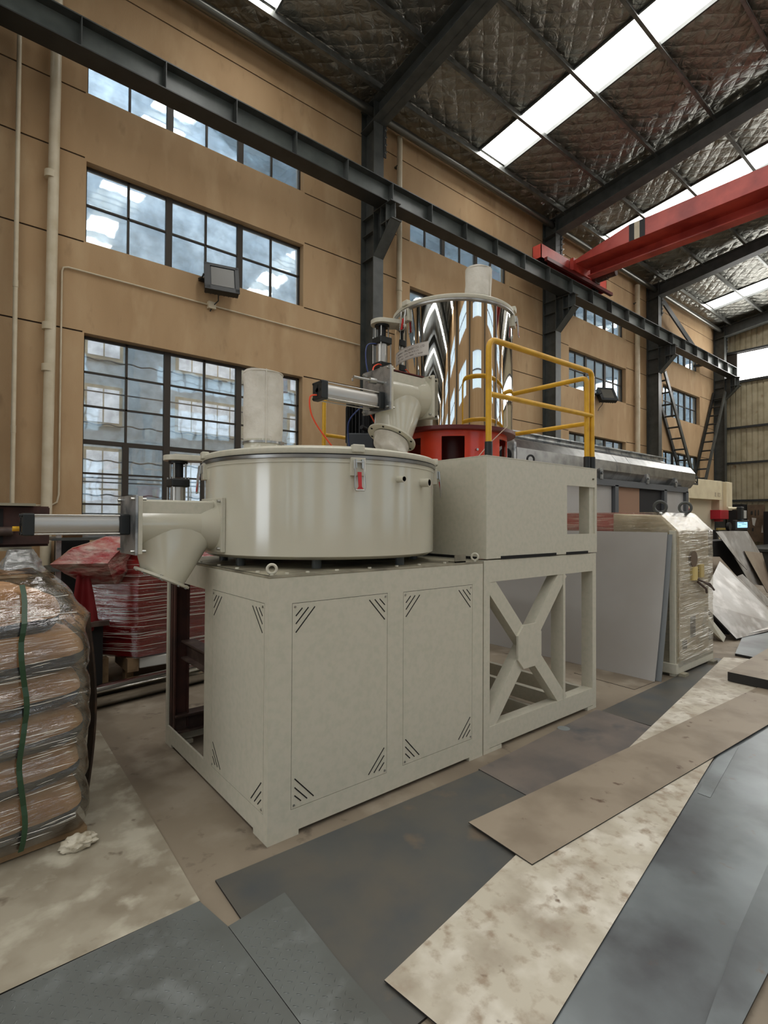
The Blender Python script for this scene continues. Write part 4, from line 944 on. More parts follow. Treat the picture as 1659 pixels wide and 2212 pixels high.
# motor
mx_, my_ = 3.02, 3.95
m = MB().cyl((mx_, my_, 2.26), (mx_, my_, 2.62), .15, n=32)
for i in range(30):
    a = 2 * pi * i / 30; c = Vector((mx_ + .165 * cos(a), my_ + .165 * sin(a), 2.44)); er = Vector((cos(a), sin(a), 0)); m.obox(c, er * .022, Vector((-er.y, er.x, 0)) * .0035, Vector((0, 0, .165)))
m.lathe([(.18, 2.61), (.185, 2.63), (.18, 2.68), (.13, 2.71), (0, 2.715)], (mx_, my_, 0), n=32).lathe([(.2, 2.0), (.2, 2.05), (.16, 2.08), (.16, 2.27)], (mx_, my_, 0), n=32)
build('motor', m, blackm, hm, smooth=40)
build('terminal_box', MB().obox((2.85, 3.80, 2.25), Vector((.772, -.635, 0)) * .12, Vector((.635, .772, 0)) * .08, (0, 0, .07)), motorm, hm, smooth=0, bevel=.012)
build('cable_gland', MB().cyl((2.90, 3.74, 2.35), (2.80, 3.72, 2.37), .02, n=12).cyl((3.0, 3.66, 2.25), (2.97, 3.60, 2.25), .035, n=14), blackm, hm)
def hose(pts, mat, label, r=.0055):
    P = [Vector(p) for p in pts]; out = []
    for i in range(len(P) - 1):
        p0 = P[max(i - 1, 0)]; p1 = P[i]; p2 = P[i + 1]; p3 = P[min(i + 2, len(P) - 1)]
        for j in range(6):
            t = j / 6; out.append(.5 * ((2 * p1) + (p2 - p0) * t + (2 * p0 - 5 * p1 + 4 * p2 - p3) * t * t + (3 * p1 - p0 - 3 * p2 + p3) * t ** 3))
    out.append(P[-1]); build('air_hose', MB().tube(out, r, 8), mat, hm, label=label)
hose([(1.93, 3.06, 2.40), (1.88, 3.08, 2.38), (1.91, 3.10, 2.26), (2.03, 3.12, 2.13), (2.20, 3.15, 2.0), (2.4, 3.3, 1.99)], hosr, 'orange air hose hanging from the horizontal cylinder')
hose([(2.82, 3.46, 2.86), (2.76, 3.44, 2.855), (2.66, 3.38, 2.79), (2.61, 3.3, 2.68)], hosr, 'short orange air hose at the lid cylinder')
hose([(2.58, 3.32, 2.40), (2.64, 3.32, 2.32), (2.72, 3.34, 2.22)], hosr, 'orange air hose behind the chute')
hose([(2.82, 3.52, 3.06), (2.72, 3.54, 3.03), (2.68, 3.50, 2.86), (2.72, 3.46, 2.62)], hosb, 'blue air hose at the lid cylinder')
hose([(2.42, 3.2, 2.42), (2.36, 3.3, 2.3), (2.40, 3.34, 2.1), (2.44, 3.36, 1.99)], hosb, 'blue air hose beside the motor')
# ================================================================ FLOOR PLATES
def sheet(name, pts, z0, t, mat, label, cat, bend=0):
    m = MB(); m.prism([(x, y, z0) for x, y in pts], (0, 0, t)); n = len(pts)
    m.m = [0] * len(m.m)
    for i, f in enumerate(m.f):
        if len(f) == 4 and i >= 2: m.m[i] = 1
    return build(name, m, [mat, edge], label=label, cat=cat, smooth=0)
sheet('floor_board', [(-2.4, 2.10), (.806, 2.135), (.822, 2.6), (.870, 4.35), (-2.4, 4.35)], 0, .010, plate_light2, 'large pale dusty sheet on the floor under the pallet of bags', 'floor sheet')
tp = thing('tread_plate', 'large grey steel tread plate at the bottom left of the photo', 'steel plate', (.2, 1.6, .009))
def tread_plate(t, pts, z0, th, holes=None, ang=0.0):
    m = MB().prism([(x, y, z0) for x, y in pts], (0, 0, th)); 
    for i in range(2, len(m.m)): m.m[i] = 1
    build('plate', m, [tread, edge], t, smooth=0)
    m = MB(); n = len(pts)
    def inside(x, y):
        s = True; c = 0
        for i in range(n):
            (xa, ya), (xb, yb) = pts[i], pts[(i + 1) % n]
            if (xb - xa) * (y - ya) - (yb - ya) * (x - xa) < .012: return False
        return True
    st = .030; a0 = min(p[0] for p in pts); a1 = max(p[0] for p in pts); b0 = min(p[1] for p in pts); b1 = max(p[1] for p in pts)
    ca, sa = cos(ang), sin(ang)
    for i in range(int((a1 - a0) / st) + 8):
        for j in range(int((b1 - b0) / st) + 8):
            x = a0 + i * st; y = b0 + j * st
            if not inside(x, y): continue
            th_ = radians(45 if (i + j) % 2 else -45) + ang; u = Vector((cos(th_), sin(th_), 0)) * .011; v = Vector((-sin(th_), cos(th_), 0)) * .0032; c = Vector((x, y, z0 + th)); h = Vector((0, 0, .0024))
            m.add([c - u, c - v, c + u, c + v, c - u * .6 + h, c + u * .6 + h], [(0, 1, 5, 4), (1, 2, 5), (2, 3, 4, 5), (3, 0, 4)])
    build('tread_pattern', m, tread, t, smooth=0, kind='stuff')
tread_plate(tp, [(-.75, 1.25), (.852, 1.25), (.835, 1.93), (.800, 2.128), (-.75, 2.09)], .010, .006)
tp2 = thing('tread_plate', 'narrow grey tread plate strip lapping the dark plate, beside the bottom-left tread plate', 'steel plate', (.95, 1.6, .008))
tread_plate(tp2, [(.858, 1.15), (1.068, 1.15), (1.068, 1.5), (1.092, 1.958), (.838, 1.930)], .0085, .006)
sheet('steel_plate', [(.876, 1.20), (2.62, 1.20), (2.56, 2.165), (.903, 2.219)], 0, .008, plate_dark, 'large dark grey steel plate on the floor in front of the cabinet', 'steel plate')
sheet('steel_plate', [(2.50, 1.5), (4.08, 1.5), (4.12, 2.25), (2.56, 2.175)], .0005, .011, plate_mid, 'grey-brown steel plate with a round dark spot in front of the X-braced frame', 'steel plate')
build('oil_spot', MB().cyl((3.55, 2.20, .0116), (3.55, 2.20, .0124), .045, n=24), plate_blue, label='round dark disc lying on the grey-brown plate', cat='disc')
sheet('steel_plate', [(4.125, 1.3), (6.9, 1.45), (6.75, 2.26), (4.12, 2.215)], 0, .007, plate_dark, 'dark steel plate right of the X-braced frame foot', 'steel plate')
sheet('steel_plate', [(1.200, .895), (1.142, 1.373), (6.80, 2.195), (7.05, 1.80)], .0145, .005, plate_light, 'long pale dirty plate with brown stains running away from the camera', 'steel plate')
sheet('steel_plate', [(2.023, 1.410), (2.052, 1.808), (5.95, 1.585), (5.9, 1.19)], .021, .005, plate_brown, 'long tan steel plate lying across the pale stained plate', 'steel plate')
sheet('steel_plate', [(1.10, .40), (1.15, .95), (4.30, 1.36), (6.2, 1.40), (5.9, .60), (2.3, .655), (1.7, .62)], 0, .012, plate_blue, 'big blue-grey steel plate at the lower right of the photo', 'steel plate')
sheet('steel_plate', [(1.2, .30), (1.66, .618), (2.3, .700), (5.0, .95), (5.0, .60), (2.45, .580), (1.85, .565), (1.25, .25)], .0125, .006, plate_blue, 'narrow blue-grey plate strip along the lower right edge', 'steel plate')
sheet('steel_plate', [(4.18, 1.265), (4.34, 1.330), (3.9, 1.30), (3.3, 1.20), (3.3, 1.135)], .0125, .0015, plate_blue, 'small bluish sliver of plate sticking out below the tan plate end', 'steel plate')
# thick plates further right
sheet('thick_plate', [(5.80, 1.84), (7.5, 1.90), (7.5, .9), (5.76, .9)], .027, .085, plate_brown, 'thick tan plate with a dark edge at the right, lifted off the floor', 'steel plate')
sheet('thick_plate', [(7.05, 2.16), (8.1, 2.40), (10.4, 2.0), (8.9, 1.55), (7.0, 1.80)], 0, .030, plate_blue, 'thick blue-grey plate lying before the leaning sheet heap', 'steel plate')
sheet('steel_plate', [(4.90, 2.31), (5.30, 2.30), (5.28, 2.90), (4.95, 2.95)], 0, .004, floorm, 'thin worn square plate beside the foot of the leaning sheets', 'steel plate')

# ================================================================ PALLET OF BAGS (left)
ANG = radians(6)
pr_ = Vector((.548, 2.95, 0)); ux = Vector((cos(ANG), sin(ANG), 0)); uy = Vector((-sin(ANG), cos(ANG), 0))
def bag(cx, cy, cz, lx, ly, lz, seed, tilt=0):
    """soft pillow bag with printed navy band; local x along length"""
    m = MB(); nu, nv = 30, 20; vs = []; fs = []
    for j in range(nv + 1):
        th = pi * (j / nv - .5)
        for i in range(nu):
            ph = 2 * pi * i / nu
            def se(v, e): return math.copysign(abs(v) ** e, v)
            x = se(cos(th), .55) * se(cos(ph), .35) * lx / 2; y = se(cos(th), .55) * se(sin(ph), .35) * ly / 2; z = se(sin(th), .75) * lz / 2
            nn = noise.noise(Vector((x * 5 + seed, y * 5, z * 8 + seed))) * .016 + noise.noise(Vector((x * 14, y * 14 + seed, z * 22))) * .006
            z += (x / lx) * tilt * lz
            z -= .02 * abs(x / lx) ** 2
            p = Vector((cx, cy, cz + lz / 2)) + ux * (x + nn) + uy * (y - nn) + Vector((0, 0, z * 1.02 + nn * .5))
            vs.append(p)
    for j in range(nv):
        for i in range(nu): fs.append((j * nu + i, j * nu + (i + 1) % nu, (j + 1) * nu + (i + 1) % nu, (j + 1) * nu + i))
    m.add(vs, fs)
    return m
lay = [(.045, .245), (.252, .205), (.430, .21), (.610, .21), (.790, .215), (.975, .245)]
nm = ['bottom', 'second', 'third', 'fourth', 'fifth', 'top']
for i, (z, h) in enumerate(lay):
    sh = [0, -.01, -.005, -.02, .0, -.015][i] - (.05 if i == 5 else 0)
    c = pr_ - ux * (.345 - sh) + uy * .22
    o = build('paper_bag', bag(c.x, c.y, z, .70 if i < 5 else .60, .46 if i < 5 else .38, h, i * 3.3, (.10, .2, .05, .15, .1, .0)[i]), sackm, smooth=60, label='brown paper sack with navy band, %s layer of the wrapped stack at left, front row' % nm[i], cat='bag', group='sacks on the wrapped pallet')
    c = pr_ - ux * (.36 - sh) + uy * .68
    build('paper_bag', bag(c.x, c.y, z, .72 if i < 5 else .62, .46 if i < 5 else .38, h * (.9 if i == 5 else 1), i * 3.3 + 9, .05), sackm, smooth=60, label='brown paper sack with navy band, %s layer of the wrapped stack at left, back row' % nm[i], cat='bag', group='sacks on the wrapped pallet')
c = pr_ - ux * .40 + uy * .46
build('pallet', MB().obox(c + Vector((0, 0, .028)), ux * .40, uy * .46, Vector((0, 0, .012))).obox(c - uy * .4 + Vector((0, 0, .012)), ux * .40, uy * .04, Vector((0, 0, .008))).obox(c + uy * .4 + Vector((0, 0, .012)), ux * .40, uy * .04, Vector((0, 0, .008))), woodm, label='low wooden base board under the wrapped sacks', cat='pallet', smooth=0)
# stretch film round the stack
def env(z):
    r = -.02
    for (zz, h) in lay:
        if zz - .01 <= z <= zz + h + .01:
            t = min(1, max(0, (z - zz) / h)); r = max(r, .0 + .028 * sin(pi * t) ** .5 - (.06 * max(0, t - .35) ** 1.3 * 4 if zz > .9 else 0))
    return r
m = MB(); vs = []; fs = []; nz = 60; per = []
def rr_pt(s, g):
    """rounded rectangle param around stack"""
    hx, hy = .385 + g, .475 + g; a = 2 * pi * s; e = .28
    return (math.copysign(abs(cos(a)) ** e, cos(a)) * hx, math.copysign(abs(sin(a)) ** e, sin(a)) * hy)
nc = 90; cc = pr_ - ux * .385 + uy * .455
for j in range(nz + 1):
    z = .06 + (1.262 - .06) * j / nz
    for i in range(nc):
        gx = env(z); x, y = rr_pt(i / nc, gx + .004)
        k = 1 - max(0, (z - 1.08) / .18) ** 2 * .24
        nn = noise.noise(Vector((x * 6, z * 7, y * 6))) * .012 + noise.noise(Vector((x * 3 + z * 20, z * 30, y * 4))) * .004
        zz = z + (.02 * noise.noise(Vector((x * 6, y * 6, 5))) if j > nz - 6 else 0)
        vs.append(cc + ux * (x * k + nn) + uy * (y * k - nn) + Vector((0, 0, zz)))
for j in range(nz):
    for i in range(nc): fs.append((j * nc + i, j * nc + (i + 1) % nc, (j + 1) * nc + (i + 1) % nc, (j + 1) * nc + i))
build('stretch_film', m.add(vs, fs), filmm, label='clear shiny stretch film wound round the stack of paper sacks', cat='plastic wrap', smooth=60)
m = MB(); pts = []
for j in range(30):
    z = .06 + 1.18 * j / 29; pts.append(cc + ux * (.10 + .012 * sin(j * .5)) - uy * (.475 + env(z) + .020 - max(0, z - 1.1) ** 2 * 4) + Vector((0, 0, z)))
px_ = []
vs = []; fs = []
for p in pts: vs += [p - ux * .011, p + ux * .011]
for j in range(29): fs.append((2 * j, 2 * j + 1, 2 * j + 3, 2 * j + 2))
build('packing_strap', m.add([v + ux * 0 for v in vs], fs), strapm, label='dark green packing strap running down the wrapped sacks', cat='strap', smooth=0)
glintm = M('film_glint_gloss', (226, 222, 210), .06, 0, spec=1.0, coat=1.0)  # pale gloss for tubes added as highlights on the wrap
def glint_tubes(parent, fn, count, lmin, lmax, rmin=.0006, rmax=.0016):
    """short pale tubes added as glints on the taut film; fn(u, v) -> point"""
    m = MB()
    for i in range(count):
        u, v = random.random(), random.random(); l = random.uniform(lmin, lmax); sl = random.uniform(-.02, .07); r = random.uniform(rmin, rmax)
        if random.random() < .6: v = random.choice([.06, .17, .33, .41, .56, .72, .80, .93]) + random.gauss(0, .025)
        v = min(.98, max(.02, v)); pts = []
        for j in range(7):
            t = j / 6; pts.append(fn(u + (t - .5) * l, v + (t - .5) * l * sl + random.gauss(0, .0006)))
        m.tube(pts, [r * (.25 + sin(pi * j / 6)) for j in range(7)], 6)
    return build('film_glint', m, glintm, parent, smooth=80, kind='stuff', label='pale tubes added as bright glints on the film')
def bagfn(u, v):
    u = max(.0, min(.955, u)); z = .08 + 1.12 * v; e = env(z); k = 1 - max(0, (z - 1.08) / .18) ** 2 * .24
    return cc + ux * (((u - .5) * .70) * k) + uy * (-(.475 + e + .007) * k) + Vector((0, 0, z))
glint_tubes(bpy.data.objects['stretch_film'], bagfn, 170, .06, .30)
# crumpled rag by the pallet corner
m = MB(); bm = bmesh.new(); bmesh.ops.create_icosphere(bm, subdivisions=4, radius=1); 
vs = [];
for v in bm.verts:
    p = v.co.copy(); n_ = noise.noise(p * 2.3) * .35 + noise.noise(p * 6) * .18; p *= 1 + n_; vs.append(Vector((.492, 2.835, .034)) + Vector((p.x * .072, p.y * .045, max(p.z, -.8) * .034)))
fs = [tuple(v.index for v in f.verts) for f in bm.faces]; bm.free()
build('crumpled_rag', m.add(vs, fs), ragm, label='small crumpled white rag on the floor by the pallet corner', cat='rag', smooth=70)
# curved rusty plate behind the pallet
m = MB(); vs = []; fs = []; k = 24
for j in range(k + 1):
    t = j / k; z = .0 + 1.02 * t; bow = .055 * sin(pi * min(1, t * 1.05)); wv = .16 * (1 - .25 * abs(2 * t - 1))
    for (a, d) in ((0, 0), (wv, 0), (wv, .01), (0, .01)): vs.append(Vector((.615 + bow * .7 + d, 3.35 + a + .1 * (1 - t) * 0, z)))
for j in range(k):
    for i in range(4): fs.append((j * 4 + i, j * 4 + (i + 1) % 4, (j + 1) * 4 + (i + 1) % 4, (j + 1) * 4 + i))
fs += [(3, 2, 1, 0), (k * 4, k * 4 + 1, k * 4 + 2, k * 4 + 3)]
build('curved_plate', m.add(vs, fs), M('dark_rust_plate', (58, 44, 34), .7, mix=[((88, 66, 48), 9, .5, .7, 5)]), label='dark rusty bowed strip standing behind the wrapped sacks', cat='steel strip', smooth=30)

# ================================================================ RED WRAPPED MACHINE
rm = thing('wrapped_red_machine', 'red machine swathed in stretch film behind the cabinet, standing on white blocks', 'machine', (2.2, 5.6, 0))
def skin(rings, mat, name, root, sm=40, lab=None, amp=.0, wr=0):
    m = MB(); n = len(rings[0]); vs = []; fs = []
    for r in rings: vs += [Vector(p) for p in r]
    for j in range(len(rings) - 1):
        for i in range(n): fs.append((j * n + i, j * n + (i + 1) % n, (j + 1) * n + (i + 1) % n, (j + 1) * n + i))
    fs += [tuple(range(n - 1, -1, -1)), tuple((len(rings) - 1) * n + i for i in range(n))]
    bm = bmesh.new(); bv = [bm.verts.new(v) for v in vs]
    for f in fs:
        try: bm.faces.new([bv[i] for i in f])
        except Exception: pass
    bmesh.ops.triangulate(bm, faces=bm.faces[:])
    bmesh.ops.subdivide_edges(bm, edges=bm.edges[:], cuts=4, use_grid_fill=True)
    if amp:
        bm.normal_update()
        for v in bm.verts: p = v.co; v.co = p + v.normal * (noise.noise(Vector((p.x * 3, p.y * 3, p.z * 14))) * amp + noise.noise(p * 9) * amp * .4)
    bm.verts.index_update(); mb = MB(); mb.add([v.co.copy() for v in bm.verts], [tuple(v.index for v in f.verts) for f in bm.faces]); bm.free()
    return build(name, mb, mat, root, smooth=sm, label=lab)
def ringz(pts, z, s=1.0, off=(0, 0)):
    cxm = sum(p[0] for p in pts) / len(pts); cym = sum(p[1] for p in pts) / len(pts)
    return [(cxm + (p[0] - cxm) * s + off[0], cym + (p[1] - cym) * s + off[1], z) for p in pts]
F_ = [(1.00, 5.55), (1.34, 5.12), (3.6, 5.42), (3.5, 6.3), (1.2, 6.3)]
body = skin([ringz(F_, .30), ringz(F_, .60), ringz(F_, .95), ringz(F_, 1.14, .985), ringz(F_, 1.30, .80, (-.02, 0)), ringz(F_, 1.34, .60)], redtarp, 'machine_body', rm, 30, amp=.012)
skin([ringz(F_, .29, 1.012), ringz(F_, .60, 1.014), ringz(F_, .95, 1.012), ringz(F_, 1.15, 1.0), ringz(F_, 1.315, .82, (-.02, 0)), ringz(F_, 1.36, .6)], film_mat('red_machine_film', (214, 90, 90), .0, (.6, .6, 7), 5, 1.0, .06, .022), 'film_wrap', rm, 40, 'glossy clear film wound in bands', amp=.014)
def redfn(u, v):
    u = max(.02, min(1, u)); z = .34 + .86 * v; p0_ = Vector((1.34, 5.098, z)); 
    return (p0_.lerp(Vector((3.6, 5.40, z)), (u - .35) / .65 * .55) if u > .35 else p0_.lerp(Vector((.99, 5.54, z)), (.35 - u) / .35)) + Vector((-.006, -.012, 0))
glint_tubes(rm, redfn, 120, .08, .4, .0008, .002)
T_ = [(.66, 5.15), (1.05, 4.98), (1.26, 5.2), (1.2, 5.6), (.75, 5.6)]
skin([ringz(T_, .96, .45, (.14, .02)), ringz(T_, 1.08, .85, (.05, 0)), ringz(T_, 1.17, 1.0), ringz(T_, 1.29, .88, (.12, 0)), ringz(T_, 1.385, .55, (.28, 0))], pinkwrap, 'wrapped_hopper', rm, 50, 'pinkish film-wrapped protruding part', amp=.02)
m = MB(); vs = []; fs = []
for j in range(15):
    t = j / 14; z = 1.10 - .50 * t
    for i in range(13):
        u = i / 12; wd = .05 + .11 * t ** .8; vs.append((.90 + .02 * t + (u - .5) * wd * 1.5, 5.18 - .03 * sin(u * 9 + t * 2) * (0.3 + t) - .02, z + .02 * sin(u * 7) * t))
for j in range(14):
    for i in range(12): fs.append((j * 13 + i, j * 13 + i + 1, (j + 1) * 13 + i + 1, (j + 1) * 13 + i))
build('red_drape', m.add(vs, fs), M('red_cloth', (120, 16, 22), .6, bump=[(12, .4, .01)]), rm, smooth=60, label='hanging red film tail')
m = MB().box(1.36, 3.2, 5.14, 5.5, .19, .285); build('foam_block', m, foam, rm, smooth=0, bevel=.01)
for bb in ((1.26, 1.355, 5.14, 5.6, .17, .29), (1.08, 1.14, 5.3, 5.4, .0, .29), (3.21, 3.3, 5.4, 5.5, 0, .29), (1.5, 1.6, 6.0, 6.1, 0, .29), (1.28, 1.35, 5.3, 5.4, 0, .17), (2.9, 3.0, 5.3, 5.4, 0, .19)): build('timber_block', B(*bb), woodm, rm, smooth=0)
build('base_shade_box', B(.80, 1.06, 5.15, 5.8, .02, .62), darkm, rm, smooth=0, label='solid black box painted as the shaded opening of the machine base')  # black solid stands in for shade inside the open base
build('base_sill', B(.78, 1.10, 5.10, 5.16, .62, .66), brown, rm, smooth=0)
# polished roller on the floor
rr = thing('polished_roller', 'long polished steel roller lying on the floor behind the cabinet', 'roller', (1.6, 5.0, 0))
build('roller_body', MB().cyl((.62, 4.80, .095), (3.3, 5.26, .095), .092, n=48), M('polished_steel', (190, 188, 184), .10, 1.0), rr)
build('roller_journal', MB().cyl((.50, 4.78, .095), (.62, 4.80, .095), .05, n=24).cyl((3.3, 5.26, .095), (3.42, 5.28, .095), .05, n=24), steelb, rr)
# left rack with rusty beams
rk = thing('rusty_beam_frame', 'rusty H-beam frame holding a dark shaft at the far left under the air cylinder', 'steel frame', (.2, 5.0, 0))
build('beam_top', B(-.6, .52, 4.86, 5.14, 1.645, 1.665), creamdark, rk, smooth=0, label='pale dusty top flange')
build('beam_web', MB().box(-.6, .62, 4.98, 5.0, 1.33, 1.645).box(.30, .62, 4.93, 4.98, 1.35, 1.635), rustm, rk, smooth=0)
build('beam_bottom', B(-.6, .50, 4.86, 5.14, 1.305, 1.33), creamdark, rk, smooth=0, label='pale dusty lower flange')
build('shaft', MB().cyl((-.6, 4.90, 1.45), (.38, 4.90, 1.45), .035, n=18), brown, rk)
build('dark_drum', MB().cyl((.05, 4.94, 1.54), (.05, 4.80, 1.54), .10, n=24).box(-.6, .32, 4.92, 4.98, 1.36, 1.62), darkm, rk, label='black drum between the flanges')
build('leg', MB().box(-.5, -.4, 4.95, 5.05, 0, 1.31), rustm, rk, smooth=0); build('leg', MB().box(.40, .50, 4.98, 5.08, 0, 1.31), rustm, rk, smooth=0)
wf = thing('wrapped_funnel', 'small funnel wrapped in shiny clear film under the rusty beams', 'funnel', (.40, 4.55, 1.0))
build('funnel_cone', MB().lathe([(.13, 1.165), (.12, 1.18), (.07, 1.29), (.065, 1.31), (.075, 1.325), (0, 1.33)], (.40, 4.55, 0), n=32), steeldark, wf)
m = MB(); vs = []; fs = []
for j in range(14):
    t = j / 13
    for i in range(36):
        a = 2 * pi * i / 36; r = (.15 - .075 * t) * (1 + .08 * sin(5 * a + t * 3)) + noise.noise(Vector((cos(a) * 2, sin(a) * 2, t * 5))) * .015; vs.append((.40 + r * cos(a), 4.55 + r * sin(a), 1.165 + .165 * t))
for j in range(13):
    for i in range(36): fs.append((j * 36 + i, j * 36 + (i + 1) % 36, (j + 1) * 36 + (i + 1) % 36, (j + 1) * 36 + i))
build('film', m.add(vs, fs), film_mat('funnel_film', (200, 202, 200), .25, (1, 1, 3), 9, .9), wf, smooth=60)
cb = thing('grey_cabinet', 'grey steel machine box with a sloping top behind the wrapped sacks', 'cabinet', (.25, 4.5, 0))
build('box_body', MB().prism([(-.4, 4.2, .0), (.62, 4.2, .0), (.62, 4.2, 1.06), (.52, 4.2, 1.16), (-.4, 4.2, 1.16)], (0, .7, 0)), creamdark, cb, smooth=0)
build('bolt_head', MB().cyl((.60, 4.19, 1.03), (.60, 4.17, 1.03), .012, n=8).cyl((.56, 4.19, 1.0), (.56, 4.17, 1.0), .012, n=8), bolt, cb)
build('paper_scrap', MB().prism([(.38, 4.16, 1.12), (.42, 4.16, 1.12), (.40, 4.16, 1.155)], (0, .004, 0)), foam, cb, smooth=0)
m = MB(); vs = []; fs = []
for i in range(17):
    t = i / 16; x = -.1 + .48 * t; z = 1.15 + .035 * sin(pi * t * .9 + .5) - .10 * t * t
    for (y, dz) in ((3.85, 0), (4.15, .02), (4.15, .026), (3.85, .006)): vs.append((x, y, z + dz))
for i in range(16):
    for q in range(4): fs.append((i * 4 + q, (i + 1) * 4 + q, (i + 1) * 4 + (q + 1) % 4, i * 4 + (q + 1) % 4))
build('curled_plate', m.add(vs, fs), brown, label='curled dark brown sheet lying on top behind the sacks', cat='sheet', smooth=40)
build('curled_plate_support', B(-.1, .15, 3.9, 4.1, 0, 1.14), darkm, label='dark block supporting the curled brown sheet', cat='block', smooth=0)
# low rack by the wall seen over the red machine
rkk = thing('stock_rack', 'low grey rack with steel bars and cartons against the wall under the big window', 'rack', (1.6, 7.3, 0))
for x in (.95, 1.75, 2.9, 3.6): build('rack_post', B(x, x + .05, 7.0, 7.06, 0, 1.36), steelb if False else galv, rkk, smooth=0)
for z in (.5, .95, 1.30): build('rack_shelf', B(.9, 3.7, 6.95, 7.58, z, z + .03), steelgray, rkk, smooth=0)
build('steel_bar', MB().box(1.0, 3.6, 7.0, 7.06, 1.36, 1.39).box(1.1, 3.5, 7.15, 7.2, 1.335, 1.36), galv, rkk, smooth=0)
build('carton', B(1.02, 1.22, 7.05, 7.3, 1.33, 1.50), kraft, label='small brown carton on the low rack left of the red wrapped machine', cat='box', smooth=0, bevel=.004)
build('dark_backdrop_bench', B(1.05, 1.40, 7.62, 7.9, 0, 1.28), steeldark, label='dark green-grey bench box by the drainpipe foot', cat='bench', smooth=0)
# carton with film on the machine behind the chute
build('open_carton', MB().prism([(1.62, 5.6, 1.52), (1.85, 5.6, 1.52), (1.85, 5.6, 1.66), (1.72, 5.6, 1.60), (1.62, 5.6, 1.56)], (0, .2, 0)), kraft, label='open brown carton flap seen above the lower discharge chute', cat='box', smooth=0)
m = MB(); bm = bmesh.new(); bmesh.ops.create_icosphere(bm, subdivisions=4, radius=1); vs = []
for v in bm.verts:
    p = v.co.copy(); p *= 1 + noise.noise(p * 2.5) * .3 + noise.noise(p * 7) * .12; vs.append(Vector((1.52, 5.55, 1.58)) + Vector((p.x * .13, p.y * .1, p.z * .07)))
fs = [tuple(v.index for v in f.verts) for f in bm.faces]; bm.free()
build('crumpled_film', m.add(vs, fs), film_mat('crumple_film', (220, 200, 184), .35, (1, 1, 1), 8, .9), label='crumpled clear film heap beside the open carton', cat='plastic wrap', smooth=60)
build('machine_shelf', MB().box(1.35, 2.2, 5.5, 5.9, 1.49, 1.52).box(1.4, 1.46, 5.55, 5.6, 1.25, 1.49).box(2.1, 2.16, 5.55, 5.6, 1.25, 1.49), steeldark, label='dark shelf above the red machine carrying the carton', cat='shelf', smooth=0)

# ================================================================ RIGHT SIDE
def leaning(name, xb, xt, ya, yb, h, label, mat, t=.006, bow=0, ybt=None):
    m = MB(); vs = []; fs = []; k = 8
    for j in range(k + 1):
        s = j / k; x = xb + (xt - xb) * s + bow * sin(pi * s); z = h * s
        y0_ = ya + (0.0) * s
        for (y, d) in ((y0_, 0), (yb, 0), (yb, t), (y0_, t)): vs.append((x + d, y, z + .002))
    for j in range(k):
        for i in range(4): fs.append((j * 4 + i, (j + 1) * 4 + i, (j + 1) * 4 + (i + 1) % 4, j * 4 + (i + 1) % 4))
    fs += [(0, 1, 2, 3), tuple(k * 4 + i for i in (3, 2, 1, 0))]
    return build(name, m.add(vs, fs), mat, label=label, cat='sheet', smooth=0, group='sheets leaning on the wrapped cabinet')
leaning('leaning_sheet', 5.29, 5.585, 2.30, 4.55, 1.44, 'large pale grey sheet leaning in front of the film-wrapped cabinet', panelgrey, bow=.02)
leaning('leaning_sheet', 5.34, 5.60, 2.26, 4.4, 1.42, 'second grey sheet behind the large pale leaning sheet', M('blue_grey_sheet', (130, 134, 136), .45), bow=.015)
wc = thing('wrapped_cabinet', 'tall ivory control cabinet wrapped in dusty stretch film with two lifting rings', 'cabinet', (6.1, 3.4, 0))
prof = [(2.25, .12), (2.25, 1.455), (2.40, 1.60), (2.52, 1.635), (5.3, 1.635), (5.3, .12)]
build('cabinet_body', MB().prism([(5.66, y, z) for y, z in prof[:3]] + [(5.66, 2.9, 1.635), (5.66, 2.9, .12)], (.86, 0, 0)), dirtwrap_base, wc, smooth=0, bevel=.01)
build('machine_section', MB().prism([(5.66, 2.9, .12), (5.66, 2.9, 1.45), (5.74, 2.9, 1.64), (6.44, 2.9, 1.64), (6.52, 2.9, 1.45), (6.52, 2.9, .12)], (0, 2.3, 0)), pinkmach, wc, smooth=0, label='red painted section under film')
build('side_flange', MB().box(5.62, 5.665, 2.24, 2.30, .0, 1.46), cream, wc, smooth=0, bevel=.004)
build('plinth', MB().box(5.60, 6.56, 2.22, 5.2, .03, .13), cream, wc, smooth=0, bevel=.006)
build('skid', MB().box(5.66, 5.76, 2.17, 2.4, 0, .035).box(6.42, 6.54, 2.17, 2.4, 0, .035).box(5.66, 6.54, 4.8, 5.0, 0, .035), creamdark, wc, smooth=0)
for (x, y) in ((5.80, 2.46), (6.34, 2.42)):
    build('lifting_ring', MB().ring((x, y, 1.705), (.93, .37, 0), .058, .015, 28, 10).cyl((x, y, 1.62), (x, y, 1.65), .03, n=14), steelgray, wc)
def panel_on_front(x0_, x1_, z0_, z1_, mat, name, lab=None, d=.012): build(name, MB().box(x0_, x1_, 2.25 - d, 2.25, z0_, z1_), mat, wc, smooth=0, label=lab, bevel=.002)
panel_on_front(5.72, 6.45, .78, 1.40, dirtwrap_base, 'door_panel')
panel_on_front(5.72, 6.45, .16, .74, dirtwrap_base, 'door_panel')
build('round_hole', MB().cyl((6.02, 2.24, 1.16), (6.02, 2.21, 1.16), .085, n=28), M('grimy_hole', (98, 82, 66), .8), wc, label='grimy round cover')
panel_on_front(5.98, 6.07, .94, 1.08, M('yellow_tag', (206, 184, 120), .6), 'yellow_tag', 'yellow tag', .055)
panel_on_front(6.16, 6.24, .96, 1.10, M('yellow_tag_dull', (186, 166, 110), .6), 'yellow_tag', 'dull yellow tag', .055)
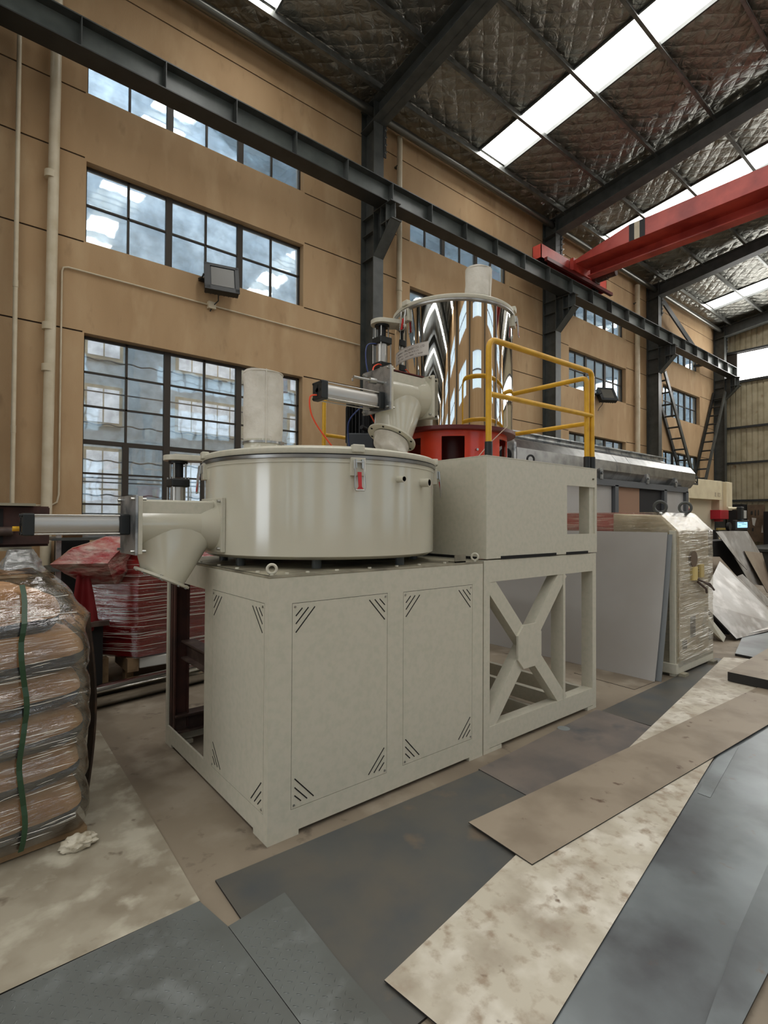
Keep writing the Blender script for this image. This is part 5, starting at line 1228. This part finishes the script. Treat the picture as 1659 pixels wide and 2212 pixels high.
build('torn_cables', MB().tube([(6.06, 2.2, .95), (6.2, 2.18, .91), (6.38, 2.19, .88), (6.53, 2.2, .80)], .010, 8).tube([(6.08, 2.2, .92), (6.22, 2.17, .84), (6.32, 2.2, .79)], .012, 8).tube([(6.1, 2.2, .95), (6.3, 2.17, .87), (6.5, 2.2, .82)], .008, 8), brown, wc)
panel_on_front(5.98, 6.12, .34, .56, steelgray, 'dark_window', 'dark grey window')
panel_on_front(5.78, 5.90, .24, .34, rustm, 'rust_patch', 'rust-brown fitting')
FF = [(5.645, 2.225), (6.545, 2.225), (6.545, 5.25), (5.645, 5.25)]
m = MB(); vs = []; fs = []; zs_ = [.10 + i * .045 for i in range(31)]
def fpt(s, z, g=.0):
    P_ = [(5.64, 2.22 + max(0, (z - 1.455)) * 1.0), (6.55, 2.22 + max(0, (z - 1.455)) * 1.0), (6.55, 5.25), (5.64, 5.25)]
    s4 = s * 4; i = int(s4) % 4; f = s4 - int(s4); a, b = P_[i], P_[(i + 1) % 4]; return a[0] + (b[0] - a[0]) * f, a[1] + (b[1] - a[1]) * f
nn_ = 100; zl = [.10 + (1.455 - .10) * i / 26 for i in range(27)] + [1.50, 1.55, 1.60, 1.648]
for z in zl:
    for i in range(nn_):
        x, y = fpt(i / nn_, z); d = noise.noise(Vector((x * 5, z * 11, y * 2))) * .010; vs.append((x + d * (1 if y > 2.3 else .2) * (1 if x > 6 else -1) * .0, y - abs(d) * 1.5 if y < 2.5 else y, z))
for j in range(len(zl) - 1):
    for i in range(nn_): fs.append((j * nn_ + i, j * nn_ + (i + 1) % nn_, (j + 1) * nn_ + (i + 1) % nn_, (j + 1) * nn_ + i))
fs.append(tuple((len(zl) - 1) * nn_ + i for i in range(nn_)))
build('film_wrap', m.add(vs, fs), filmm2, wc, smooth=60, label='dusty stretch film')

glint_tubes(wc, lambda u, v: Vector((5.66 + .87 * max(0, min(1, u)), 2.212, .13 + 1.30 * v)), 230, .10, .45, .0007, .0018)
# stainless conveyor on a grey frame cabin
cv = thing('steel_tube_conveyor', 'long faceted stainless tube lying on a dark grey box frame behind the mixer', 'conveyor', (9.2, 4.6, 0))
Yc = 4.6
m = MB(); pts = []
for i in range(10): a = 2 * pi * i / 10 + .3; pts.append((6.15, Yc + .2 + .27 * cos(a), 2.50 + .27 * sin(a)))
build('faceted_tube', MB().prism(pts, (6.3, 0, 0)), steelb, cv, smooth=0)
build('seam_band', MB().prism([(9.0, p[1] * 1.0 + (p[1] - Yc - .2) * .012, p[2] + (p[2] - 2.5) * .012) for p in pts], (.012, 0, 0)).prism([(9.5, p[1] + (p[1] - Yc - .2) * .012, p[2] + (p[2] - 2.5) * .012) for p in pts], (.012, 0, 0)), galv, cv, smooth=0)
m = MB(); m.prism([(6.0, Yc - .12, 2.18), (6.0, Yc + .16, 2.18), (6.0, Yc + .16, 2.66), (6.0, Yc + .08, 2.72), (6.0, Yc - .05, 2.72), (6.0, Yc - .12, 2.64)], (.05, 0, 0)); 
build('end_plate', m, galv, cv, smooth=0)
build('end_boss', MB().lathe([(.05, 0), (.10, 0), (.10, .03), (.05, .03)], (6.0, Yc + .02, 2.47), (-1, 0, 0), n=24).cyl((5.995, Yc + .02, 2.47), (5.99, Yc + .02, 2.47), .075, n=24), slotm, cv, label='black disc painted as the dark hole in the end plate')  # black disc paints shade into the plate hole
for x in (8.35, 10.05, 11.3):
    build('support_saddle', MB().prism([(x, Yc - .10, 2.26), (x, Yc + .30, 2.26), (x, Yc + .25, 2.36), (x, Yc - .02, 2.42), (x, Yc - .10, 2.44)], (.10, 0, 0)).cyl((x + .05, Yc - .10, 2.36), (x + .05, Yc - .12, 2.36), .025, n=12), galv, cv, smooth=0)
build('frame_beam', MB().box(6.9, 12.0, Yc - .08, Yc + .02, 2.16, 2.27).box(6.9, 12.0, Yc + .4, Yc + .5, 2.16, 2.27).box(6.9, 7.0, Yc, Yc + .45, 2.16, 2.27).box(11.9, 12.0, Yc, Yc + .45, 2.16, 2.27), M('blue_grey_frame_paint', (84, 88, 92), .45), cv, smooth=0)
for x in (7.0, 8.9, 10.85, 11.9): build('frame_leg', B(x, x + .12, Yc - .08, Yc + .04, 0, 2.18), MATS['blue_grey_frame_paint'], cv, smooth=0)
for (a, b_, mt, lb) in ((7.12, 8.88, panelgrey, 'pale grey infill panel'), (9.02, 9.92, orangewood, 'tan orange infill panel'), (9.92, 10.85, darkm, 'black opening'), (10.97, 11.9, panelgrey, 'pale grey infill panel at the right end')):
    build('infill_panel', B(a, b_, Yc - .02, Yc, 0, 2.16), mt, cv, smooth=0, label=lb)
build('frame_tag', MB().box(12.45, 12.75, Yc, Yc + .02, 2.36, 2.40).box(12.45, 12.75, Yc, Yc + .02, 2.52, 2.56).box(12.45, 12.48, Yc, Yc + .02, 2.38, 2.54).box(12.72, 12.75, Yc, Yc + .02, 2.38, 2.54).prism([(12.48, Yc, 2.40), (12.50, Yc, 2.40), (12.72, Yc, 2.53), (12.70, Yc, 2.53)], (0, .02, 0)).prism([(12.48, Yc, 2.53), (12.50, Yc, 2.53), (12.72, Yc, 2.40), (12.70, Yc, 2.40)], (0, .02, 0)), steeldark, cv, smooth=0)
# upper channel trough behind
ch = thing('steel_channel_trough', 'long dull steel channel trough mounted above and behind the stainless tube', 'trough', (9, 5.1, 0))
Yt = 5.25
build('channel', MB().box(6.2, 12.55, Yt, Yt + .02, 2.74, 2.98).box(6.2, 12.55, Yt - .07, Yt + .4, 2.98, 3.0).box(6.2, 12.55, Yt - .03, Yt + .3, 2.72, 2.74).prism([(6.2, Yt, 2.84), (6.2, Yt - .05, 2.88), (6.2, Yt, 2.92)], (6.35, 0, 0)), galv, ch, smooth=0)
build('cable_run', MB().tube([(6.2, Yt - .06, 2.70), (12.0, Yt - .06, 2.70)], .012, 6).tube([(6.2, Yt - .06, 2.64), (12.3, Yt - .06, 2.64)], .010, 6), steeldark, ch)
for x in (7.4, 9.2, 11.6): build('cable_clip', B(x, x + .04, Yt - .08, Yt, 2.62, 2.74), steeldark, ch, smooth=0)
for x in (6.6, 9.5, 12.3): build('trough_post', B(x, x + .1, Yt + .1, Yt + .2, 0, 2.74), steeldark, ch, smooth=0)
# press brake
pb = thing('press_brake', 'large ivory press machine with a deep upper beam at the right before the end wall', 'press', (14.6, 5.2, 0))
Yb = 4.9
build('upper_beam', MB().prism([(12.7, Yb, 2.24), (13.3, Yb, 2.56), (15.11, Yb, 2.58), (15.11, Yb, 2.10), (12.7, Yb, 2.09)], (0, .25, 0)), creamm2, pb, smooth=0, bevel=.01)
build('side_frame', MB().box(15.11, 15.38, Yb + .06, Yb + .6, 1.85, 2.585), M('machine_ivory_shaded', (196, 184, 156), .6), pb, smooth=0)  # darker copy of the ivory paints the recess shade into the colour
build('side_frame', MB().box(15.38, 15.78, Yb - .02, Yb + .6, 1.85, 2.58), creamm2, pb, smooth=0, bevel=.01)
build('side_frame', B(12.75, 13.13, Yb + .02, 6.2, 0, 2.24), creamm2, pb, smooth=0)
build('lower_ram', B(13.13, 14.90, 5.08, 5.3, 0, 2.10), MATS['machine_ivory_shaded'], pb, smooth=0)  # recessed ram takes the same painted-shade ivory
build('side_frame', B(14.95, 15.25, 5.12, 6.4, 0, 1.86), creamm2, pb, smooth=0)
m = MB()
for (x, z, a, b) in ((14.62, 2.18, .05, .10), (14.68, 2.17, .02, .11), (14.80, 2.18, .03, .10), (14.85, 2.18, .02, .10), (14.90, 2.18, .05, .015), (14.90, 2.26, .05, .015), (14.95, 2.18, .02, .10)): m.box(x, x + a, Yb - .006, Yb - .001, z, z + b)
build('worn_marking', m, M('faded_brown_print', (176, 162, 138), .7), pb, smooth=0, kind='stuff')
build('red_guard', MB().box(14.85, 15.42, Yb - .05, 5.1, 1.62, 1.85).box(15.0, 15.2, Yb, 5.05, 1.56, 1.62), redm, pb, smooth=0, bevel=.01, label='red enamel guard')
build('red_fitting', B(12.6, 12.8, Yb - .1, Yb, 1.72, 1.85), redm, pb, smooth=0, label='small red fitting')
build('yellow_tooling', B(13.85, 14.35, 4.58, 4.62, 1.36, 1.41), M('dull_olive_yellow', (130, 112, 50), .6), pb, smooth=0, label='dull yellow tooling strip')
build('tool_holder', MB().box(13.85, 14.5, 4.6, 4.8, .0, 1.36), darkm, pb, smooth=0)
build('ivory_tool', MB().box(13.95, 14.02, 4.58, 4.6, 1.05, 1.25).box(14.08, 14.2, 4.58, 4.6, 1.05, 1.25), creamm2, pb, smooth=0)
build('support_arm', MB().cyl((15.0, 4.75, 1.89), (15.35, 4.62, 1.89), .035, n=16).cyl((15.35, 4.60, 1.92), (15.35, 4.60, 1.55), .045, n=16), creamm2, pb)
build('arm_cover', MB().box(15.22, 15.40, 4.5, 4.62, 1.60, 1.93), blackp, pb, smooth=0, bevel=.02)
build('arm_cover', MB().box(15.33, 15.50, 4.48, 4.5, 1.64, 1.84), M('grey_arm_cover', (170, 170, 166), .4), pb, smooth=0, bevel=.005, label='pale grey arm cover')
scn = build('control_screen_housing', MB().box(14.93, 15.94, 4.55, 4.62, 1.35, 1.60), blackp, pb, smooth=0, bevel=.015)
build('screen', B(15.06, 15.76, 4.54, 4.551, 1.41, 1.55), screenm, pb, smooth=0, label='lit pale blue screen')
build('screen_lines', MB().box(15.1, 15.5, 4.535, 4.541, 1.525, 1.535).box(15.1, 15.25, 4.535, 4.541, 1.45, 1.46).box(15.35, 15.7, 4.535, 4.541, 1.49, 1.50), M('screen_ink', (60, 90, 140), .5), pb, smooth=0)
build('black_knob', MB().cyl((14.6, 4.62, 1.44), (14.6, 4.56, 1.44), .10, n=24).cyl((14.6, 4.6, .9), (14.6, 4.6, 1.36), .02, n=10).box(14.5, 15.9, 4.6, 4.75, 0, 1.33), blackm, pb)
# tool board and dark lockers at end wall
tb = thing('tool_board', 'brown board hung with tools against the end wall at far right', 'board', (23.9, 6, 0))
build('board_leg', B(23.96, 24.0, 6.35, 6.40, 0, .8), boardm, tb, smooth=0); build('board_leg', B(23.96, 24.0, 6.83, 6.88, 0, .8), boardm, tb, smooth=0)
build('board', B(23.95, 24.0, 6.33, 6.90, .8, 2.22), boardm, tb, smooth=0)
m = MB()
for (y, z, a, b) in ((6.72, 1.85, .06, .12), (6.62, 1.80, .02, .22), (6.52, 1.82, .02, .20), (6.7, 1.2, .04, .12)): m.box(23.92, 23.95, y, y + a, z, z + b)
build('hung_tool', m, steeldark, tb, smooth=0)
build('hung_cloth', MB().prism([(23.93, 6.60, 1.70), (23.93, 6.75, 1.72), (23.93, 6.72, 1.45), (23.93, 6.66, 1.40)], (.02, 0, 0)).prism([(23.93, 6.38, 1.15), (23.93, 6.44, 1.15), (23.93, 6.41, 1.45)], (.02, 0, 0)), foam, tb, smooth=0)
for i, (a, b_, h) in enumerate(((6.95, 7.45, 2.24), (5.6, 6.28, 1.95), (4.5, 5.5, 1.6))):
    build('dark_locker', MB().box(23.6, 24.1, a, b_, 0, h).box(23.58, 23.6, a + .05, b_ - .05, .1, h - .1), darkm, label=['narrow black locker in the far corner', 'black locker right of the tool board', 'low black locker farthest along the end wall'][i], cat='locker', smooth=0)
build('dark_workbench', MB().box(17.5, 22.0, 3.6, 5.6, .72, .80).box(17.6, 17.7, 3.7, 3.8, 0, .72).box(21.8, 21.9, 3.7, 3.8, 0, .72).box(17.6, 21.9, 4.5, 5.5, 0, .7), steeldark, label='dark workbench beyond the leaning steel sheets', cat='bench', smooth=0)

# heap of leaning steel offcuts
def slab(pts, t, mat, label):
    P_ = [Vector(p) for p in pts]; n_ = (P_[1] - P_[0]).cross(P_[2] - P_[0]).normalized()
    if n_.y < 0: n_ = -n_
    m = MB().prism(P_, n_ * t)
    for i in range(2, len(m.m)): m.m[i] = 1
    return build('steel_offcut', m, [mat, edge], label=label, cat='steel sheet', smooth=0, group='offcuts heaped by the wrapped cabinet')
pale = M('pale_offcut_steel', (176, 174, 170), .4, .4, mix=[((150, 144, 136), 2, .4, .65, 6), ((206, 204, 200), 4, .5, .7, 5)])
tan_ = M('tan_offcut_steel', (150, 136, 118), .5, .2, mix=[((128, 112, 96), 2, .4, .65, 6)])
slab([(7.92, 2.41, .035), (9.4, 2.24, .035), (10.3, 2.98, .50), (9.45, 3.10, .93), (7.7, 2.75, .50)], .02, pale, 'big pale steel sheet in front of the heap, its dark lower edge on the floor')
slab([(8.18, 2.40, .06), (9.5, 2.20, .06), (9.75, 2.42, .20), (8.35, 2.60, .20)], .006, pale, 'bright narrow strip lying on the foot of the big pale sheet')
slab([(8.9, 3.16, 1.02), (9.75, 3.2, .98), (10.65, 3.05, .38), (10.1, 3.02, .36), (8.9, 3.05, .45)], .01, tan_, 'tan sheet behind the big pale sheet, beside the wrapped cabinet')
slab([(10.05, 3.04, .66), (10.5, 3.10, .66), (11.6, 3.02, .15), (11.4, 2.85, .02), (10.2, 2.90, .25)], .01, pale, 'curved-edged pale sheet in the middle of the heap')
slab([(10.48, 3.50, 1.38), (10.80, 3.50, 1.38), (11.50, 3.32, .66), (10.95, 3.32, .88)], .01, pale, 'narrow upright strip at the left of the tall offcuts')
slab([(10.80, 3.56, 1.385), (12.35, 3.56, 1.37), (12.95, 3.50, .90), (12.4, 3.30, .30), (11.6, 3.30, .40)], .01, pale, 'tall upright pale sheet standing highest in the heap')
slab([(11.75, 3.44, 1.00), (12.9, 3.46, .92), (12.6, 3.20, .20), (12.1, 3.16, .20)], .01, tan_, 'tall tan-grey offcut overlapping the right of the highest sheet')
slab([(12.7, 3.30, .85), (13.2, 3.34, .80), (14.0, 3.1, .02), (12.5, 3.05, .02)], .01, tan_, 'brownish sheet at the far right of the heap')
build('pale_timber', MB().prism([(7.55, 2.85, .42), (7.60, 2.75, .50), (7.82, 2.50, .06), (7.74, 2.50, .0)], (.10, .1, 0)), cream, label='pale painted bar leaning at the left foot of the offcut heap', cat='bar', smooth=0)
build('trestle', MB().prism([(8.3, 2.62, 0), (8.3, 3.6, 0), (8.3, 3.6, .75), (8.3, 3.2, .72)], (1.3, 0, 0)).box(10.3, 12.6, 3.62, 4.0, 0, 1.2), darkm, label='dark trestle holding up the heap of steel offcuts', cat='trestle', smooth=0)
